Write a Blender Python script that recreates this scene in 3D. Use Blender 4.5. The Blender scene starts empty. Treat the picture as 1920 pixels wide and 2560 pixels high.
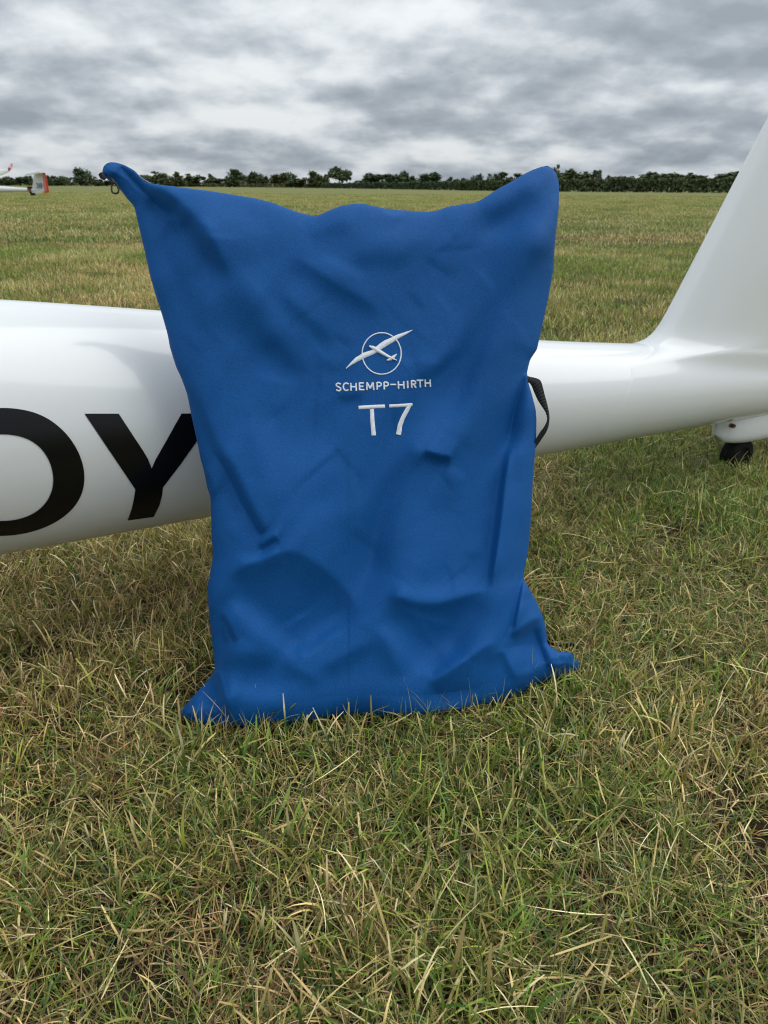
import bpy, math, random
import numpy as np
from mathutils import Vector, Matrix
from mathutils.bvhtree import BVHTree

random.seed(7)
rng = np.random.default_rng(11)
sc = bpy.context.scene
C = sc.collection
R = math.radians

# ------------------------------------------------------------------ camera
FPX, CAM_H = 1849.0, 0.80          # focal length in pixels of a 1920 x 2560 frame, eye height
PITCH, ROLL = math.atan((1280 - 465) / FPX), R(0.33)
cf = np.array([0, math.cos(PITCH), -math.sin(PITCH)])
_r0 = np.array([1.0, 0, 0]); _u0 = np.cross(_r0, cf)
cr = math.cos(ROLL) * _r0 + math.sin(ROLL) * _u0
cu = np.cross(cr, cf)
CAM = np.array([0, 0, CAM_H])
cam_d = bpy.data.cameras.new('camera'); cam = bpy.data.objects.new('camera', cam_d); C.objects.link(cam)
cam.matrix_world = Matrix(((cr[0], cu[0], -cf[0], CAM[0]), (cr[1], cu[1], -cf[1], CAM[1]), (cr[2], cu[2], -cf[2], CAM[2]), (0, 0, 0, 1)))
cam_d.sensor_fit = 'VERTICAL'; cam_d.sensor_height = 36.0; cam_d.lens = 36.0 * FPX / 2560
cam_d.clip_start = 0.02; cam_d.clip_end = 6000
cam_d.dof.use_dof = True; cam_d.dof.focus_distance = 1.10; cam_d.dof.aperture_fstop = 12.0
sc.camera = cam

# ------------------------------------------------------------------ light
SUN_EL, SUN_AZ = R(52), R(84)      # azimuth clockwise from +Y
sd = bpy.data.lights.new('sun', 'SUN'); sd.energy = 1.9; sd.angle = R(72); sd.color = (1.0, 0.97, 0.92)
sun = bpy.data.objects.new('sun', sd); C.objects.link(sun)
_s = Vector((math.sin(SUN_AZ) * math.cos(SUN_EL), math.cos(SUN_AZ) * math.cos(SUN_EL), math.sin(SUN_EL)))
sun.rotation_euler = _s.to_track_quat('Z', 'Y').to_euler(); sun.location = (0, 0, 50)

class NT:
    """small helper to write node trees"""
    def __init__(s, tree): s.t = tree; s.n = tree.nodes; s.l = tree.links
    def new(s, typ, ins=None, **props):
        n = s.n.new(typ)
        for k, v in props.items(): setattr(n, k, v)
        for k, v in (ins or {}).items():
            if isinstance(v, bpy.types.NodeSocket): s.l.new(v, n.inputs[k])
            else: n.inputs[k].default_value = v
        return n
    def math(s, op, a, b=0.0, c=None, clamp=False):
        n = s.n.new('ShaderNodeMath'); n.operation = op; n.use_clamp = clamp
        for i, v in enumerate((a, b) if c is None else (a, b, c)):
            if isinstance(v, bpy.types.NodeSocket): s.l.new(v, n.inputs[i])
            else: n.inputs[i].default_value = v
        return n.outputs[0]
    def ramp(s, fac, stops, interp='LINEAR'):
        n = s.n.new('ShaderNodeValToRGB'); n.color_ramp.interpolation = interp
        while len(n.color_ramp.elements) < len(stops): n.color_ramp.elements.new(0.5)
        for e, (p, c) in zip(n.color_ramp.elements, stops):
            e.position = p; e.color = tuple(c) + (1,) if not isinstance(c, (int, float)) else (c, c, c, 1)
        s.l.new(fac, n.inputs[0]); return n.outputs[0]
    def mix(s, fac, a, b, blend='MIX'):
        n = s.n.new('ShaderNodeMix'); n.data_type = 'RGBA'; n.blend_type = blend
        for i, v in ((0, fac), (6, a), (7, b)):
            if isinstance(v, bpy.types.NodeSocket): s.l.new(v, n.inputs[i])
            else: n.inputs[i].default_value = v if i == 0 else tuple(v) + (1,)
        return n.outputs[2]

# overcast sky: Nishita behind an almost closed layer of stratocumulus
w = bpy.data.worlds.new('World'); sc.world = w; w.use_nodes = True
t = NT(w.node_tree); t.n.clear()
wo = t.new('ShaderNodeOutputWorld')
nish = t.new('ShaderNodeTexSky', sky_type='NISHITA', sun_disc=False, sun_elevation=SUN_EL, sun_rotation=SUN_AZ, dust_density=2.0)
tc = t.new('ShaderNodeTexCoord')
sep = t.new('ShaderNodeSeparateXYZ', {0: tc.outputs['Generated']})
zz = t.math('MAXIMUM', sep.outputs[2], 0.0)
def cloud_coords(dz, k, ox=0.0):
    den = t.math('ADD', zz, k + dz)
    return t.new('ShaderNodeCombineXYZ', {0: t.math('DIVIDE', sep.outputs[0], den), 1: t.math('DIVIDE', sep.outputs[1], den), 2: 0.37}).outputs[0]
def fbm(vec, scale, detail=8, rough=0.55, dist=0.0):
    return t.new('ShaderNodeTexNoise', {'Vector': vec, 'Scale': scale, 'Detail': detail, 'Roughness': rough, 'Distortion': dist}, noise_dimensions='2D').outputs[0]
SKY_OFF = (31.0, 9.0, 0.0)
def shifted(vec): return t.new('ShaderNodeVectorMath', {0: vec, 1: SKY_OFF}, operation='ADD').outputs[0]
c1 = shifted(cloud_coords(0, 0.30)); c2 = shifted(cloud_coords(-0.024, 0.30))
def billow(c):
    wob = t.new('ShaderNodeTexNoise', {'Vector': c, 'Scale': 3.4, 'Detail': 2}, noise_dimensions='2D').outputs[1]
    cw = t.new('ShaderNodeVectorMath', {0: wob, 3: 0.30}, operation='SCALE').outputs[0]
    cw = t.new('ShaderNodeVectorMath', {0: c, 1: cw}, operation='ADD').outputs[0]
    vor = t.new('ShaderNodeTexVoronoi', {'Vector': cw, 'Scale': 3.6, 'Detail': 1.0, 'Roughness': 0.5, 'Smoothness': 0.6}, feature='SMOOTH_F1', normalize=True, voronoi_dimensions='2D').outputs[0]
    base = fbm(c, 1.75, 6, 0.54, 0.0)
    return t.math('MULTIPLY_ADD', vor, -0.30, base)
n1 = billow(c1); n2 = billow(c2)
relief = t.math('SUBTRACT', n1, n2)
big = fbm(c1, 0.8, 2, 0.45)
fine = fbm(c1, 9.0, 3, 0.62, 0.0)
v = t.math('MULTIPLY_ADD', t.math('SUBTRACT', n1, 0.40), 0.80, 0.45)
v = t.math('MULTIPLY_ADD', relief, 1.3, v)
v = t.math('MULTIPLY_ADD', t.math('SUBTRACT', big, 0.5), 0.8, v)
v = t.math('MULTIPLY_ADD', t.math('SUBTRACT', fine, 0.5), 0.22, v)
v = t.math('MULTIPLY_ADD', t.math('POWER', 2.718, t.math('MULTIPLY', zz, -22.0)), 0.07, v)     # thinner, lighter towards the horizon
cc = t.ramp(v, [(0.12, (0.31, 0.355, 0.40)), (0.36, (0.40, 0.45, 0.50)), (0.52, (0.51, 0.56, 0.605)), (0.70, (0.65, 0.695, 0.73)), (0.95, (0.84, 0.87, 0.89))])
# an overcast sky is brighter towards the zenith
bright = t.math('MULTIPLY_ADD', t.math('POWER', zz, 0.8), 0.88, 0.80)
b1 = t.new('ShaderNodeBackground', {'Color': cc, 'Strength': bright})
b2 = t.new('ShaderNodeBackground', {'Color': nish.outputs[0], 'Strength': 0.10})
cover = t.ramp(v, [(0.0, 1.0), (0.75, 1.0), (0.95, 0.9)])
ms = t.new('ShaderNodeMixShader', {0: cover, 1: b2.outputs[0], 2: b1.outputs[0]})
t.l.new(ms.outputs[0], wo.inputs[0])
w.cycles.sampling_method = 'MANUAL'; w.cycles.sample_map_resolution = 256

vs = sc.view_settings
vs.view_transform = 'Standard'; vs.look = 'None'; vs.gamma = 1; vs.use_curve_mapping = False; vs.exposure = 0.14
sc.cycles.use_denoising = True; sc.cycles.filter_width = 1.15
sc.cycles.max_bounces = 6; sc.cycles.diffuse_bounces = 3; sc.cycles.transparent_max_bounces = 8

# ------------------------------------------------------------------ helpers
def ray(x, y):
    x = np.asarray(x, float)[..., None]; y = np.asarray(y, float)[..., None]
    return cf + cr * (x - 960) / FPX - cu * (y - 1280) / FPX
def on_plane(x, y, n, c):           # where the line of sight of a pixel meets the plane n.X = c
    d = ray(x, y); tt = (c - CAM @ n) / (d @ n)
    return CAM + d * np.asarray(tt)[..., None]
def at_Y(x, y, Y): return on_plane(x, y, np.array([0, 1.0, 0]), Y)
def at_ground(x, Y):                # ground point at distance Y in the direction of picture column x
    d = ray(x, 465); return np.array([d[0] / d[1] * Y, Y, 0.0])

def vnoise(x, y, seed=0):
    x = np.asarray(x, float); y = np.asarray(y, float)
    xi = np.floor(x).astype(np.int64); yi = np.floor(y).astype(np.int64); fx = x - xi; fy = y - yi
    fx = fx * fx * (3 - 2 * fx); fy = fy * fy * (3 - 2 * fy)
    def h(a, b):
        k = (a * 374761393 + b * 668265263 + seed * 1442695041) & 0x7fffffff
        k = ((k ^ (k >> 13)) * 1274126177) & 0x7fffffff
        return ((k ^ (k >> 16)) & 0xffff) / 65535.0
    return (h(xi, yi) * (1 - fx) + h(xi + 1, yi) * fx) * (1 - fy) + (h(xi, yi + 1) * (1 - fx) + h(xi + 1, yi + 1) * fx) * fy

def mesh_obj(name, V, F, mat=None, parent=None, smooth=True, uv=None, col=None):
    me = bpy.data.meshes.new(name)
    me.from_pydata(np.asarray(V, float).tolist(), [], F if isinstance(F, list) else F.tolist())
    if smooth: me.polygons.foreach_set('use_smooth', [True] * len(me.polygons))
    if uv is not None:
        l = me.uv_layers.new(name='UVMap'); idx = np.zeros(len(me.loops), np.int32); me.loops.foreach_get('vertex_index', idx)
        l.data.foreach_set('uv', np.asarray(uv, float)[idx].ravel())
    if col is not None:
        a = me.color_attributes.new('Col', 'FLOAT_COLOR', 'POINT')
        a.data.foreach_set('color', np.concatenate([col, np.ones((len(col), 1))], 1).ravel())
    me.update()
    if mat: me.materials.append(mat)
    o = bpy.data.objects.new(name, me); C.objects.link(o)
    if parent: o.parent = parent
    return o
def grid_faces(nr, nc, wrap=False):
    F = []
    for i in range(nr - 1):
        for j in range(nc if wrap else nc - 1):
            k = (j + 1) % nc
            F.append((i * nc + j, i * nc + k, (i + 1) * nc + k, (i + 1) * nc + j))
    return F
def tag(o, label=None, cat=None, group=None, kind=None):
    if label: o['label'] = label
    if cat: o['category'] = cat
    if group: o['group'] = group
    if kind: o['kind'] = kind
    return o
def empty(name, loc=(0, 0, 0)):
    o = bpy.data.objects.new(name, None); C.objects.link(o); o.location = loc; o.empty_display_size = .1
    return o
def keep_parent(o, p):              # parent without moving
    o.parent = p; o.matrix_parent_inverse = Matrix.Translation(Vector(p.location)).inverted()
def tube(path, rad, n=8, cap=True):
    path = np.asarray(path, float); V = []; m = len(path)
    rad = np.broadcast_to(rad, (m,))
    T = np.gradient(path, axis=0); T /= np.linalg.norm(T, axis=1)[:, None]
    up = np.array([0, 0, 1.0]) if abs(T[0, 2]) < .9 else np.array([1.0, 0, 0])
    for i in range(m):
        a = np.cross(T[i], up); a /= np.linalg.norm(a); b = np.cross(a, T[i]); up = b
        for k in range(n):
            th = 2 * math.pi * k / n; V.append(path[i] + rad[i] * (math.cos(th) * a + math.sin(th) * b))
    F = grid_faces(m, n, True)
    if cap: F += [tuple(range(n)), tuple((m - 1) * n + k for k in reversed(range(n)))]
    return np.array(V), F
def box(c, s):
    c = np.array(c); s = np.array(s) / 2
    V = np.array([[x, y, z] for x in (-1, 1) for y in (-1, 1) for z in (-1, 1)]) * s + c
    return V, [(0, 1, 3, 2), (4, 6, 7, 5), (0, 4, 5, 1), (2, 3, 7, 6), (0, 2, 6, 4), (1, 5, 7, 3)]

def principled(name, color, rough=0.5, **kw):
    m = bpy.data.materials.new(name); m.use_nodes = True; n = NT(m.node_tree)
    b = m.node_tree.nodes['Principled BSDF']
    if isinstance(color, tuple): b.inputs['Base Color'].default_value = color + (1,)
    b.inputs['Roughness'].default_value = rough
    for k, v in kw.items(): b.inputs[k].default_value = v
    return m, n, b
def noise_bump(n, b, scale, strength, dist, detail=3, coord='Object', vec_scale=None):
    tcn = n.new('ShaderNodeTexCoord')
    vec = tcn.outputs[coord]
    if vec_scale: vec = n.new('ShaderNodeMapping', {0: vec, 3: vec_scale}).outputs[0]
    nz = n.new('ShaderNodeTexNoise', {'Vector': vec, 'Scale': scale, 'Detail': detail})
    bp = n.new('ShaderNodeBump', {'Height': nz.outputs[0], 'Strength': strength, 'Distance': dist})
    n.l.new(bp.outputs[0], b.inputs['Normal']); return nz, bp

# ------------------------------------------------------------------ materials
M = {}
# gelcoat: glossy white with faint dust and a few smudges
m, n, b = principled('gelcoat', (0.78, 0.79, 0.79), 0.22, **{'Coat Weight': 0.6, 'Coat Roughness': 0.04})
g = n.new('ShaderNodeTexCoord')
nz = n.new('ShaderNodeTexNoise', {'Vector': g.outputs['Object'], 'Scale': 6, 'Detail': 5, 'Roughness': .6})
nf = n.new('ShaderNodeTexNoise', {'Vector': g.outputs['Object'], 'Scale': 160, 'Detail': 2})
sp = n.ramp(nf.outputs[0], [(0.0, 0.0), (0.775, 0.0), (0.80, 1.0)])
colr = n.ramp(nz.outputs[0], [(0.2, (0.715, 0.73, 0.735)), (0.8, (0.73, 0.745, 0.75))])
n.l.new(n.mix(n.math('MULTIPLY', sp, 0.35), colr, (0.25, 0.24, 0.2)), b.inputs['Base Color'])
n.l.new(n.ramp(nz.outputs[0], [(0.2, 0.20), (0.8, 0.25)]), b.inputs['Roughness'])
M['gelcoat'] = m
m, n, b = principled('black_vinyl', (0.004, 0.004, 0.005), 0.25, **{'Specular IOR Level': 0.3}); M['vinyl'] = m
m, n, b = principled('rubber', (0.006, 0.006, 0.006), 0.85, **{'Specular IOR Level': 0.2}); noise_bump(n, b, 90, .5, .004); M['rubber'] = m
m, n, b = principled('rusty_metal', (0.10, 0.03, 0.02), 0.6); noise_bump(n, b, 60, .5, .003); M['rust'] = m
m, n, b = principled('red_paint', (0.62, 0.05, 0.035), 0.4); noise_bump(n, b, 3, .05, .01); M['red'] = m
m, n, b = principled('faded_red_paint', (0.60, 0.20, 0.19), 0.4); noise_bump(n, b, 3, .05, .01); M['pale_red'] = m
m, n, b = principled('yellow_paint', (0.55, 0.50, 0.05), 0.5); noise_bump(n, b, 3, .05, .01); M['yellow'] = m
m, n, b = principled('blue_grey_paint', (0.13, 0.17, 0.30), 0.5); noise_bump(n, b, 3, .05, .01); M['bluegrey'] = m
m, n, b = principled('dark_metal', (0.045, 0.04, 0.036), 0.5, Metallic=0.7); noise_bump(n, b, 400, .3, .0005); M['dark_metal'] = m
m, n, b = principled('bright_metal', (0.55, 0.54, 0.50), 0.3, Metallic=0.9); noise_bump(n, b, 400, .3, .0005); M['metal'] = m
m, n, b = principled('zip_tape', (0.01, 0.011, 0.014), 0.8); noise_bump(n, b, 900, .4, .0005); M['tape'] = m
# black webbing: crosswise ribs
m, n, b = principled('webbing', (0.012, 0.014, 0.018), 0.75, **{'Specular IOR Level': 0.25})
uvn = n.new('ShaderNodeUVMap'); uvn.uv_map = 'UVMap'
wv = n.new('ShaderNodeTexWave', {'Vector': uvn.outputs[0], 'Scale': 60, 'Distortion': 0.6, 'Detail': 1}, wave_type='BANDS', bands_direction='X')
n.l.new(n.ramp(wv.outputs['Fac'], [(0.2, (0.003, 0.004, 0.005)), (0.8, (0.012, 0.014, 0.018))]), b.inputs['Base Color'])
n.l.new(n.new('ShaderNodeBump', {'Height': wv.outputs['Fac'], 'Strength': 0.8, 'Distance': 0.001}).outputs[0], b.inputs['Normal']); M['webbing'] = m
# white embroidery thread: satin stitches across the stroke
m, n, b = principled('embroidery_thread', (0.80, 0.82, 0.86), 0.45, **{'Sheen Weight': 0.3})
uvn = n.new('ShaderNodeUVMap'); uvn.uv_map = 'UVMap'
wv = n.new('ShaderNodeTexWave', {'Vector': uvn.outputs[0], 'Scale': 230, 'Distortion': 2.2, 'Detail': 2, 'Detail Scale': 2.0}, wave_type='BANDS', bands_direction='X')
n.l.new(n.ramp(wv.outputs['Fac'], [(0.0, (0.74, 0.78, 0.86)), (0.5, (0.90, 0.92, 0.95))]), b.inputs['Base Color'])
n.l.new(n.new('ShaderNodeBump', {'Height': wv.outputs['Fac'], 'Strength': 0.9, 'Distance': 0.0005}).outputs[0], b.inputs['Normal']); M['thread'] = m
# blue woven polyester
m, n, b = principled('blue_polyester', (0.004, 0.075, 0.29), 0.62, **{'Sheen Weight': 0.03, 'Sheen Roughness': 0.4, 'Specular IOR Level': 0.2})
b.inputs['Sheen Tint'].default_value = (0.35, 0.55, 1.0, 1)
g = n.new('ShaderNodeTexCoord')
w1 = n.new('ShaderNodeTexWave', {'Vector': g.outputs['Object'], 'Scale': 420, 'Distortion': 1.0}, wave_type='BANDS', bands_direction='X')
w2 = n.new('ShaderNodeTexWave', {'Vector': g.outputs['Object'], 'Scale': 420, 'Distortion': 1.0}, wave_type='BANDS', bands_direction='Z')
wk = n.new('ShaderNodeTexNoise', {'Vector': g.outputs['Object'], 'Scale': 45, 'Detail': 4, 'Roughness': .55})
bp1 = n.new('ShaderNodeBump', {'Height': n.math('ADD', w1.outputs['Fac'], w2.outputs['Fac']), 'Strength': 0.30, 'Distance': 0.0003})
yarn = n.new('ShaderNodeTexNoise', {'Vector': g.outputs['Object'], 'Scale': 520, 'Detail': 2, 'Roughness': .7})
bp3 = n.new('ShaderNodeBump', {'Height': yarn.outputs[0], 'Strength': 0.35, 'Distance': 0.0012, 'Normal': bp1.outputs[0]})
bp2 = n.new('ShaderNodeBump', {'Height': wk.outputs[0], 'Strength': 0.25, 'Distance': 0.003, 'Normal': bp3.outputs[0]})
n.l.new(bp2.outputs[0], b.inputs['Normal'])
lg = n.new('ShaderNodeTexNoise', {'Vector': g.outputs['Object'], 'Scale': 9, 'Detail': 3})
slub = n.new('ShaderNodeTexNoise', {'Vector': n.new('ShaderNodeMapping', {0: g.outputs['Object'], 3: (60, 60, 900)}).outputs[0], 'Scale': 1, 'Detail': 2})
cA = n.ramp(lg.outputs[0], [(0.3, (0.0011, 0.069, 0.250)), (0.7, (0.0014, 0.076, 0.280))])
n.l.new(n.mix(n.math('MULTIPLY', slub.outputs[0], 0.28), cA, (0.003, 0.103, 0.335)), b.inputs['Base Color'])
yc = n.ramp(yarn.outputs[0], [(0.35, (0.0008, 0.048, 0.185)), (0.65, (0.0040, 0.108, 0.37))])
prev_c = b.inputs['Base Color'].links[0].from_socket
n.l.new(n.mix(0.45, prev_c, yc), b.inputs['Base Color'])
M['cloth'] = m

# ------------------------------------------------------------------ the field
def field_pattern(n):
    """slow patches and mowing bands over the field, 0 = dry, 1 = green"""
    p = n.new('ShaderNodeNewGeometry').outputs['Position']
    m1 = n.new('ShaderNodeMapping', {0: p, 2: (0, 0, R(4)), 3: (0.10, 0.42, 0.0)}).outputs[0]
    a = n.new('ShaderNodeTexNoise', {'Vector': m1, 'Scale': 1.0, 'Detail': 4, 'Roughness': .55}).outputs[0]
    m2 = n.new('ShaderNodeMapping', {0: p, 2: (0, 0, R(3)), 3: (0.012, 0.085, 0.0)}).outputs[0]
    c = n.new('ShaderNodeTexNoise', {'Vector': m2, 'Scale': 1.0, 'Detail': 3, 'Roughness': .6}).outputs[0]
    d = n.new('ShaderNodeTexNoise', {'Vector': p, 'Scale': 1.7, 'Detail': 3}).outputs[0]
    s = n.math('ADD', n.math('MULTIPLY', a, 0.5), n.math('MULTIPLY', c, 0.3))
    s = n.math('MULTIPLY_ADD', d, 0.2, s)
    return n.ramp(s, [(0.40, 0.0), (0.60, 1.0)]), p

m, n, b = principled('field_ground', (0.1, 0.1, 0.05), 0.95, **{'Specular IOR Level': 0.1})
g, pos = field_pattern(n)
far = n.mix(g, (0.215, 0.208, 0.076), (0.125, 0.155, 0.044))
fn = n.new('ShaderNodeTexNoise', {'Vector': n.new('ShaderNodeMapping', {0: pos, 3: (1.2, 2.6, 1)}).outputs[0], 'Scale': 3.0, 'Detail': 8, 'Roughness': .75}).outputs[0]
far = n.mix(n.ramp(fn, [(0.35, 0.0), (0.65, 1.0)]), n.mix(0.35, far, (0.055, 0.062, 0.022)), n.mix(0.25, far, (0.34, 0.30, 0.15)))
thn = n.new('ShaderNodeTexNoise', {'Vector': pos, 'Scale': 45, 'Detail': 6, 'Roughness': .7}).outputs[0]
near = n.ramp(thn, [(0.35, (0.016, 0.012, 0.007)), (0.6, (0.050, 0.038, 0.022)), (0.75, (0.11, 0.085, 0.05))])
sxyz = n.new('ShaderNodeSeparateXYZ', {0: pos}); dist = sxyz.outputs[1]
lat = n.math('SUBTRACT', n.math('ABSOLUTE', sxyz.outputs[0]), n.math('MULTIPLY_ADD', n.math('MAXIMUM', dist, 0.0), 0.9, 0.6))     # bare of blades out to the sides
lat = n.math('MULTIPLY', lat, 1.5, clamp=True)
n.l.new(n.mix(n.math('MAXIMUM', n.ramp(n.math('DIVIDE', dist, 60.0), [(0.12, 0.0), (0.65, 1.0)]), lat), near, far), b.inputs['Base Color'])
n.l.new(n.new('ShaderNodeBump', {'Height': fn, 'Strength': 0.5, 'Distance': 0.06}).outputs[0], b.inputs['Normal'])
M['ground'] = m

xs = np.concatenate([[-4000, -1500, -600, -200, -60, -20, -8], np.linspace(-3, 3, 61), [8, 20, 60, 200, 600, 1500, 4000]])
ys = np.concatenate([[-600, -60, -10, -2], np.linspace(0, 6, 61), [8, 12, 20, 40, 80, 160, 320, 640, 1300, 2500, 4500]])
X, Y = np.meshgrid(xs, ys)
Z = (vnoise(X * 2.3, Y * 2.3, 3) - 0.5) * 0.018 * ((np.abs(X) < 3.2) & (Y < 6.2) & (Y > -.1))
tag(mesh_obj('grass_field', np.stack([X, Y, Z], -1).reshape(-1, 3), grid_faces(len(ys), len(xs)), M['ground']),
    'wide mown airfield of short dry grass', kind='structure')

# grass blades
PAL = dict(deep=(0.055, 0.120, 0.024), green=(0.145, 0.250, 0.045), lime=(0.36, 0.43, 0.085), blue=(0.115, 0.175, 0.085),
           olive=(0.290, 0.290, 0.090), straw=(0.66, 0.55, 0.27), pale=(0.88, 0.81, 0.55), tan=(0.46, 0.35, 0.18), brown=(0.16, 0.10, 0.05), rust=(0.46, 0.23, 0.09))
def blades(n, rad, Lr, wr, lean, mixes, curl=1.0, z0=0.0, seg=4, cut=0.15, seed=0):
    """n blades rooted within rad; returns vertices, faces and colours"""
    rg = np.random.default_rng(seed)
    names = list(mixes); pr = np.array([mixes[k] for k in names], float); pr /= pr.sum()
    V, F, K = [], [], []
    for i in range(n):
        r = rad * math.sqrt(rg.random()); a0 = rg.random() * 6.283
        p = np.array([r * math.cos(a0), r * math.sin(a0), z0 * rg.random()])
        L = rg.uniform(*Lr) * (0.6 + 0.7 * rg.random()); wd = rg.uniform(*wr)
        az = rg.random() * 6.283; th = abs(rg.normal(0, lean)) if lean < 1.2 else rg.normal(1.45, 0.16)
        k = rg.normal(0.55 if lean < 1.2 else 0.1, 0.45) * curl
        tw = rg.normal(0, 0.7); daz = rg.normal(0, 0.35) * curl
        c = np.array(PAL[names[rg.choice(len(names), p=pr)]]) * rg.uniform(0.45, 1.45)
        tip = np.array(PAL['pale'] if rg.random() < .5 else PAL['straw']) * rg.uniform(.7, 1.1)
        dry_tip = rg.random() < cut; blunt = rg.random() < 0.35
        base = len(V)
        for s in range(seg + 1):
            u_ = s / seg
            d = np.array([math.sin(th) * math.cos(az), math.sin(th) * math.sin(az), math.cos(th)])
            side = np.array([-math.sin(az + tw), math.cos(az + tw), 0.12 * math.sin(tw)])
            hw = wd * 0.5 * (0.75 + 0.5 * u_ * (1 - u_) * 2) * ((1.0 if u_ < 1 else 0.55) if blunt else max(0.0, 1 - u_ ** 2.2))
            if s == seg and not blunt: V.append(p.copy())
            else: V.append(p - side * hw); V.append(p + side * hw)
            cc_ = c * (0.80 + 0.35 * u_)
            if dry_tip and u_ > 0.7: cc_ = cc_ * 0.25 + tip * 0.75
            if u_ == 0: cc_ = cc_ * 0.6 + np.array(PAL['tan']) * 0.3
            K += [cc_] * (1 if (s == seg and not blunt) else 2)
            if s:
                q = base + 2 * (s - 1)
                F.append((q, q + 1, q + 2) if (s == seg and not blunt) else (q, q + 1, q + 3, q + 2))
            p = p + d * L / seg; th += k / seg; az += daz / seg
            if p[2] < 0.001: p[2] = 0.001
    return np.array(V), F, np.array(K)

m = bpy.data.materials.new('grass_blade'); m.use_nodes = True; n = NT(m.node_tree); b = m.node_tree.nodes['Principled BSDF']
at = n.new('ShaderNodeAttribute', attribute_name='Col')
g, pos = field_pattern(n)
tint = n.mix(g, (1.22, 1.05, 0.95), (0.78, 1.00, 0.66))
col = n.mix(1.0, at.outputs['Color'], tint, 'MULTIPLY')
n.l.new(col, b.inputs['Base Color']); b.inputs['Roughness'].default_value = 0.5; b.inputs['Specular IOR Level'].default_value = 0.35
tr = n.new('ShaderNodeBsdfTranslucent', {'Color': col})
mxs = n.new('ShaderNodeMixShader', {0: 0.22, 1: b.outputs[0], 2: tr.outputs[0]})
n.l.new(mxs.outputs[0], m.node_tree.nodes['Material Output'].inputs[0]); M['blade'] = m

GREEN = dict(deep=2.5, green=5, lime=2.2, blue=1.6, olive=2.2, straw=.9, tan=.4)
MIXED = dict(deep=1.8, green=2.6, lime=1.9, blue=.8, olive=2.8, straw=3.2, pale=.9, tan=1.3, brown=.4, rust=.15)
DRY = dict(green=1.5, olive=2.2, lime=1.1, straw=4.4, pale=1.8, tan=2.4, brown=.7, rust=.2)
SHADED_THATCH = dict(straw=1.6, tan=2.2, brown=3.6, pale=.25, olive=2.6, rust=.2, deep=2.6, green=1.0)  # dead thatch, brown and deep tones weighted up to paint shaded gaps

def scatter(name, label, protos, P, rot, scl, idx, cat=None, kind='stuff'):
    """ONE object: points carrying instances of the prototype clumps"""
    lib = bpy.data.collections.new(name + '_clumps')
    for k, (V, F, K) in enumerate(protos):
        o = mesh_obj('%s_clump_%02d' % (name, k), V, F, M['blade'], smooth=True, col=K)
        C.objects.unlink(o); lib.objects.link(o)
    me = bpy.data.meshes.new(name); me.vertices.add(len(P)); me.vertices.foreach_set('co', np.asarray(P, np.float32).ravel())
    for nm, typ, key, arr in (('rot', 'FLOAT_VECTOR', 'vector', rot), ('scl', 'FLOAT', 'value', scl), ('idx', 'INT', 'value', idx)):
        a = me.attributes.new(nm, typ, 'POINT'); a.data.foreach_set(key, np.asarray(arr).ravel())
    o = bpy.data.objects.new(name, me); C.objects.link(o)
    gn = bpy.data.node_groups.new(name + '_nodes', 'GeometryNodeTree')
    gn.interface.new_socket('Geometry', in_out='INPUT', socket_type='NodeSocketGeometry'); gn.interface.new_socket('Geometry', in_out='OUTPUT', socket_type='NodeSocketGeometry')
    N = gn.nodes; L = gn.links
    gi = N.new('NodeGroupInput'); go = N.new('NodeGroupOutput'); ip = N.new('GeometryNodeInstanceOnPoints'); ci = N.new('GeometryNodeCollectionInfo')
    ci.inputs[0].default_value = lib; ci.inputs[1].default_value = True; ci.inputs[2].default_value = True
    def attr(nm, dt):
        q = N.new('GeometryNodeInputNamedAttribute'); q.data_type = dt; q.inputs[0].default_value = nm; return q.outputs[0]
    L.new(gi.outputs[0], ip.inputs['Points']); L.new(ci.outputs[0], ip.inputs['Instance']); ip.inputs['Pick Instance'].default_value = True
    L.new(attr('idx', 'INT'), ip.inputs['Instance Index']); L.new(attr('rot', 'FLOAT_VECTOR'), ip.inputs['Rotation']); L.new(attr('scl', 'FLOAT'), ip.inputs['Scale'])
    L.new(ip.outputs[0], go.inputs[0])
    md = o.modifiers.new('scatter', 'NODES'); md.node_group = gn
    tag(o, label, kind=kind); return o

def ring(y0, y1, dens, side=1.25, margin=0.55):
    """random ground points in the wedge the picture looks over, with room to step aside"""
    A_ = [side * 0.5 * y + margin for y in (y0, y1)]
    n_ = int(dens * (A_[0] + A_[1]) * (y1 - y0))
    out = []
    while len(out) < n_:
        y = rng.uniform(y0, y1, n_ * 2); x = rng.uniform(-A_[1], A_[1], n_ * 2)
        k = np.abs(x) < side * 0.5 * y + margin
        out += list(zip(x[k], y[k]))
    return np.array(out[:n_])
def greenness(x, y):
    g_ = 0.45 * vnoise(x * 1.1 + 5, y * 1.1, 1) + 0.35 * vnoise(x * 3.1, y * 3.1, 2) + 0.2 * vnoise(x * 9, y * 9, 4)
    return g_
BAG_P1, BAG_P2 = np.array([-0.30, 0.955]), np.array([0.30, 1.09])      # foot line of the bag on the ground
def under_bag(x, y, front=0.022):
    e = (BAG_P2 - BAG_P1) / np.linalg.norm(BAG_P2 - BAG_P1); s = (x - BAG_P1[0]) * e[0] + (y - BAG_P1[1]) * e[1]
    d = -(x - BAG_P1[0]) * e[1] + (y - BAG_P1[1]) * e[0]
    return (s > -0.03) & (s < 0.66) & (d > -front) & (d < 0.13)

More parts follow.
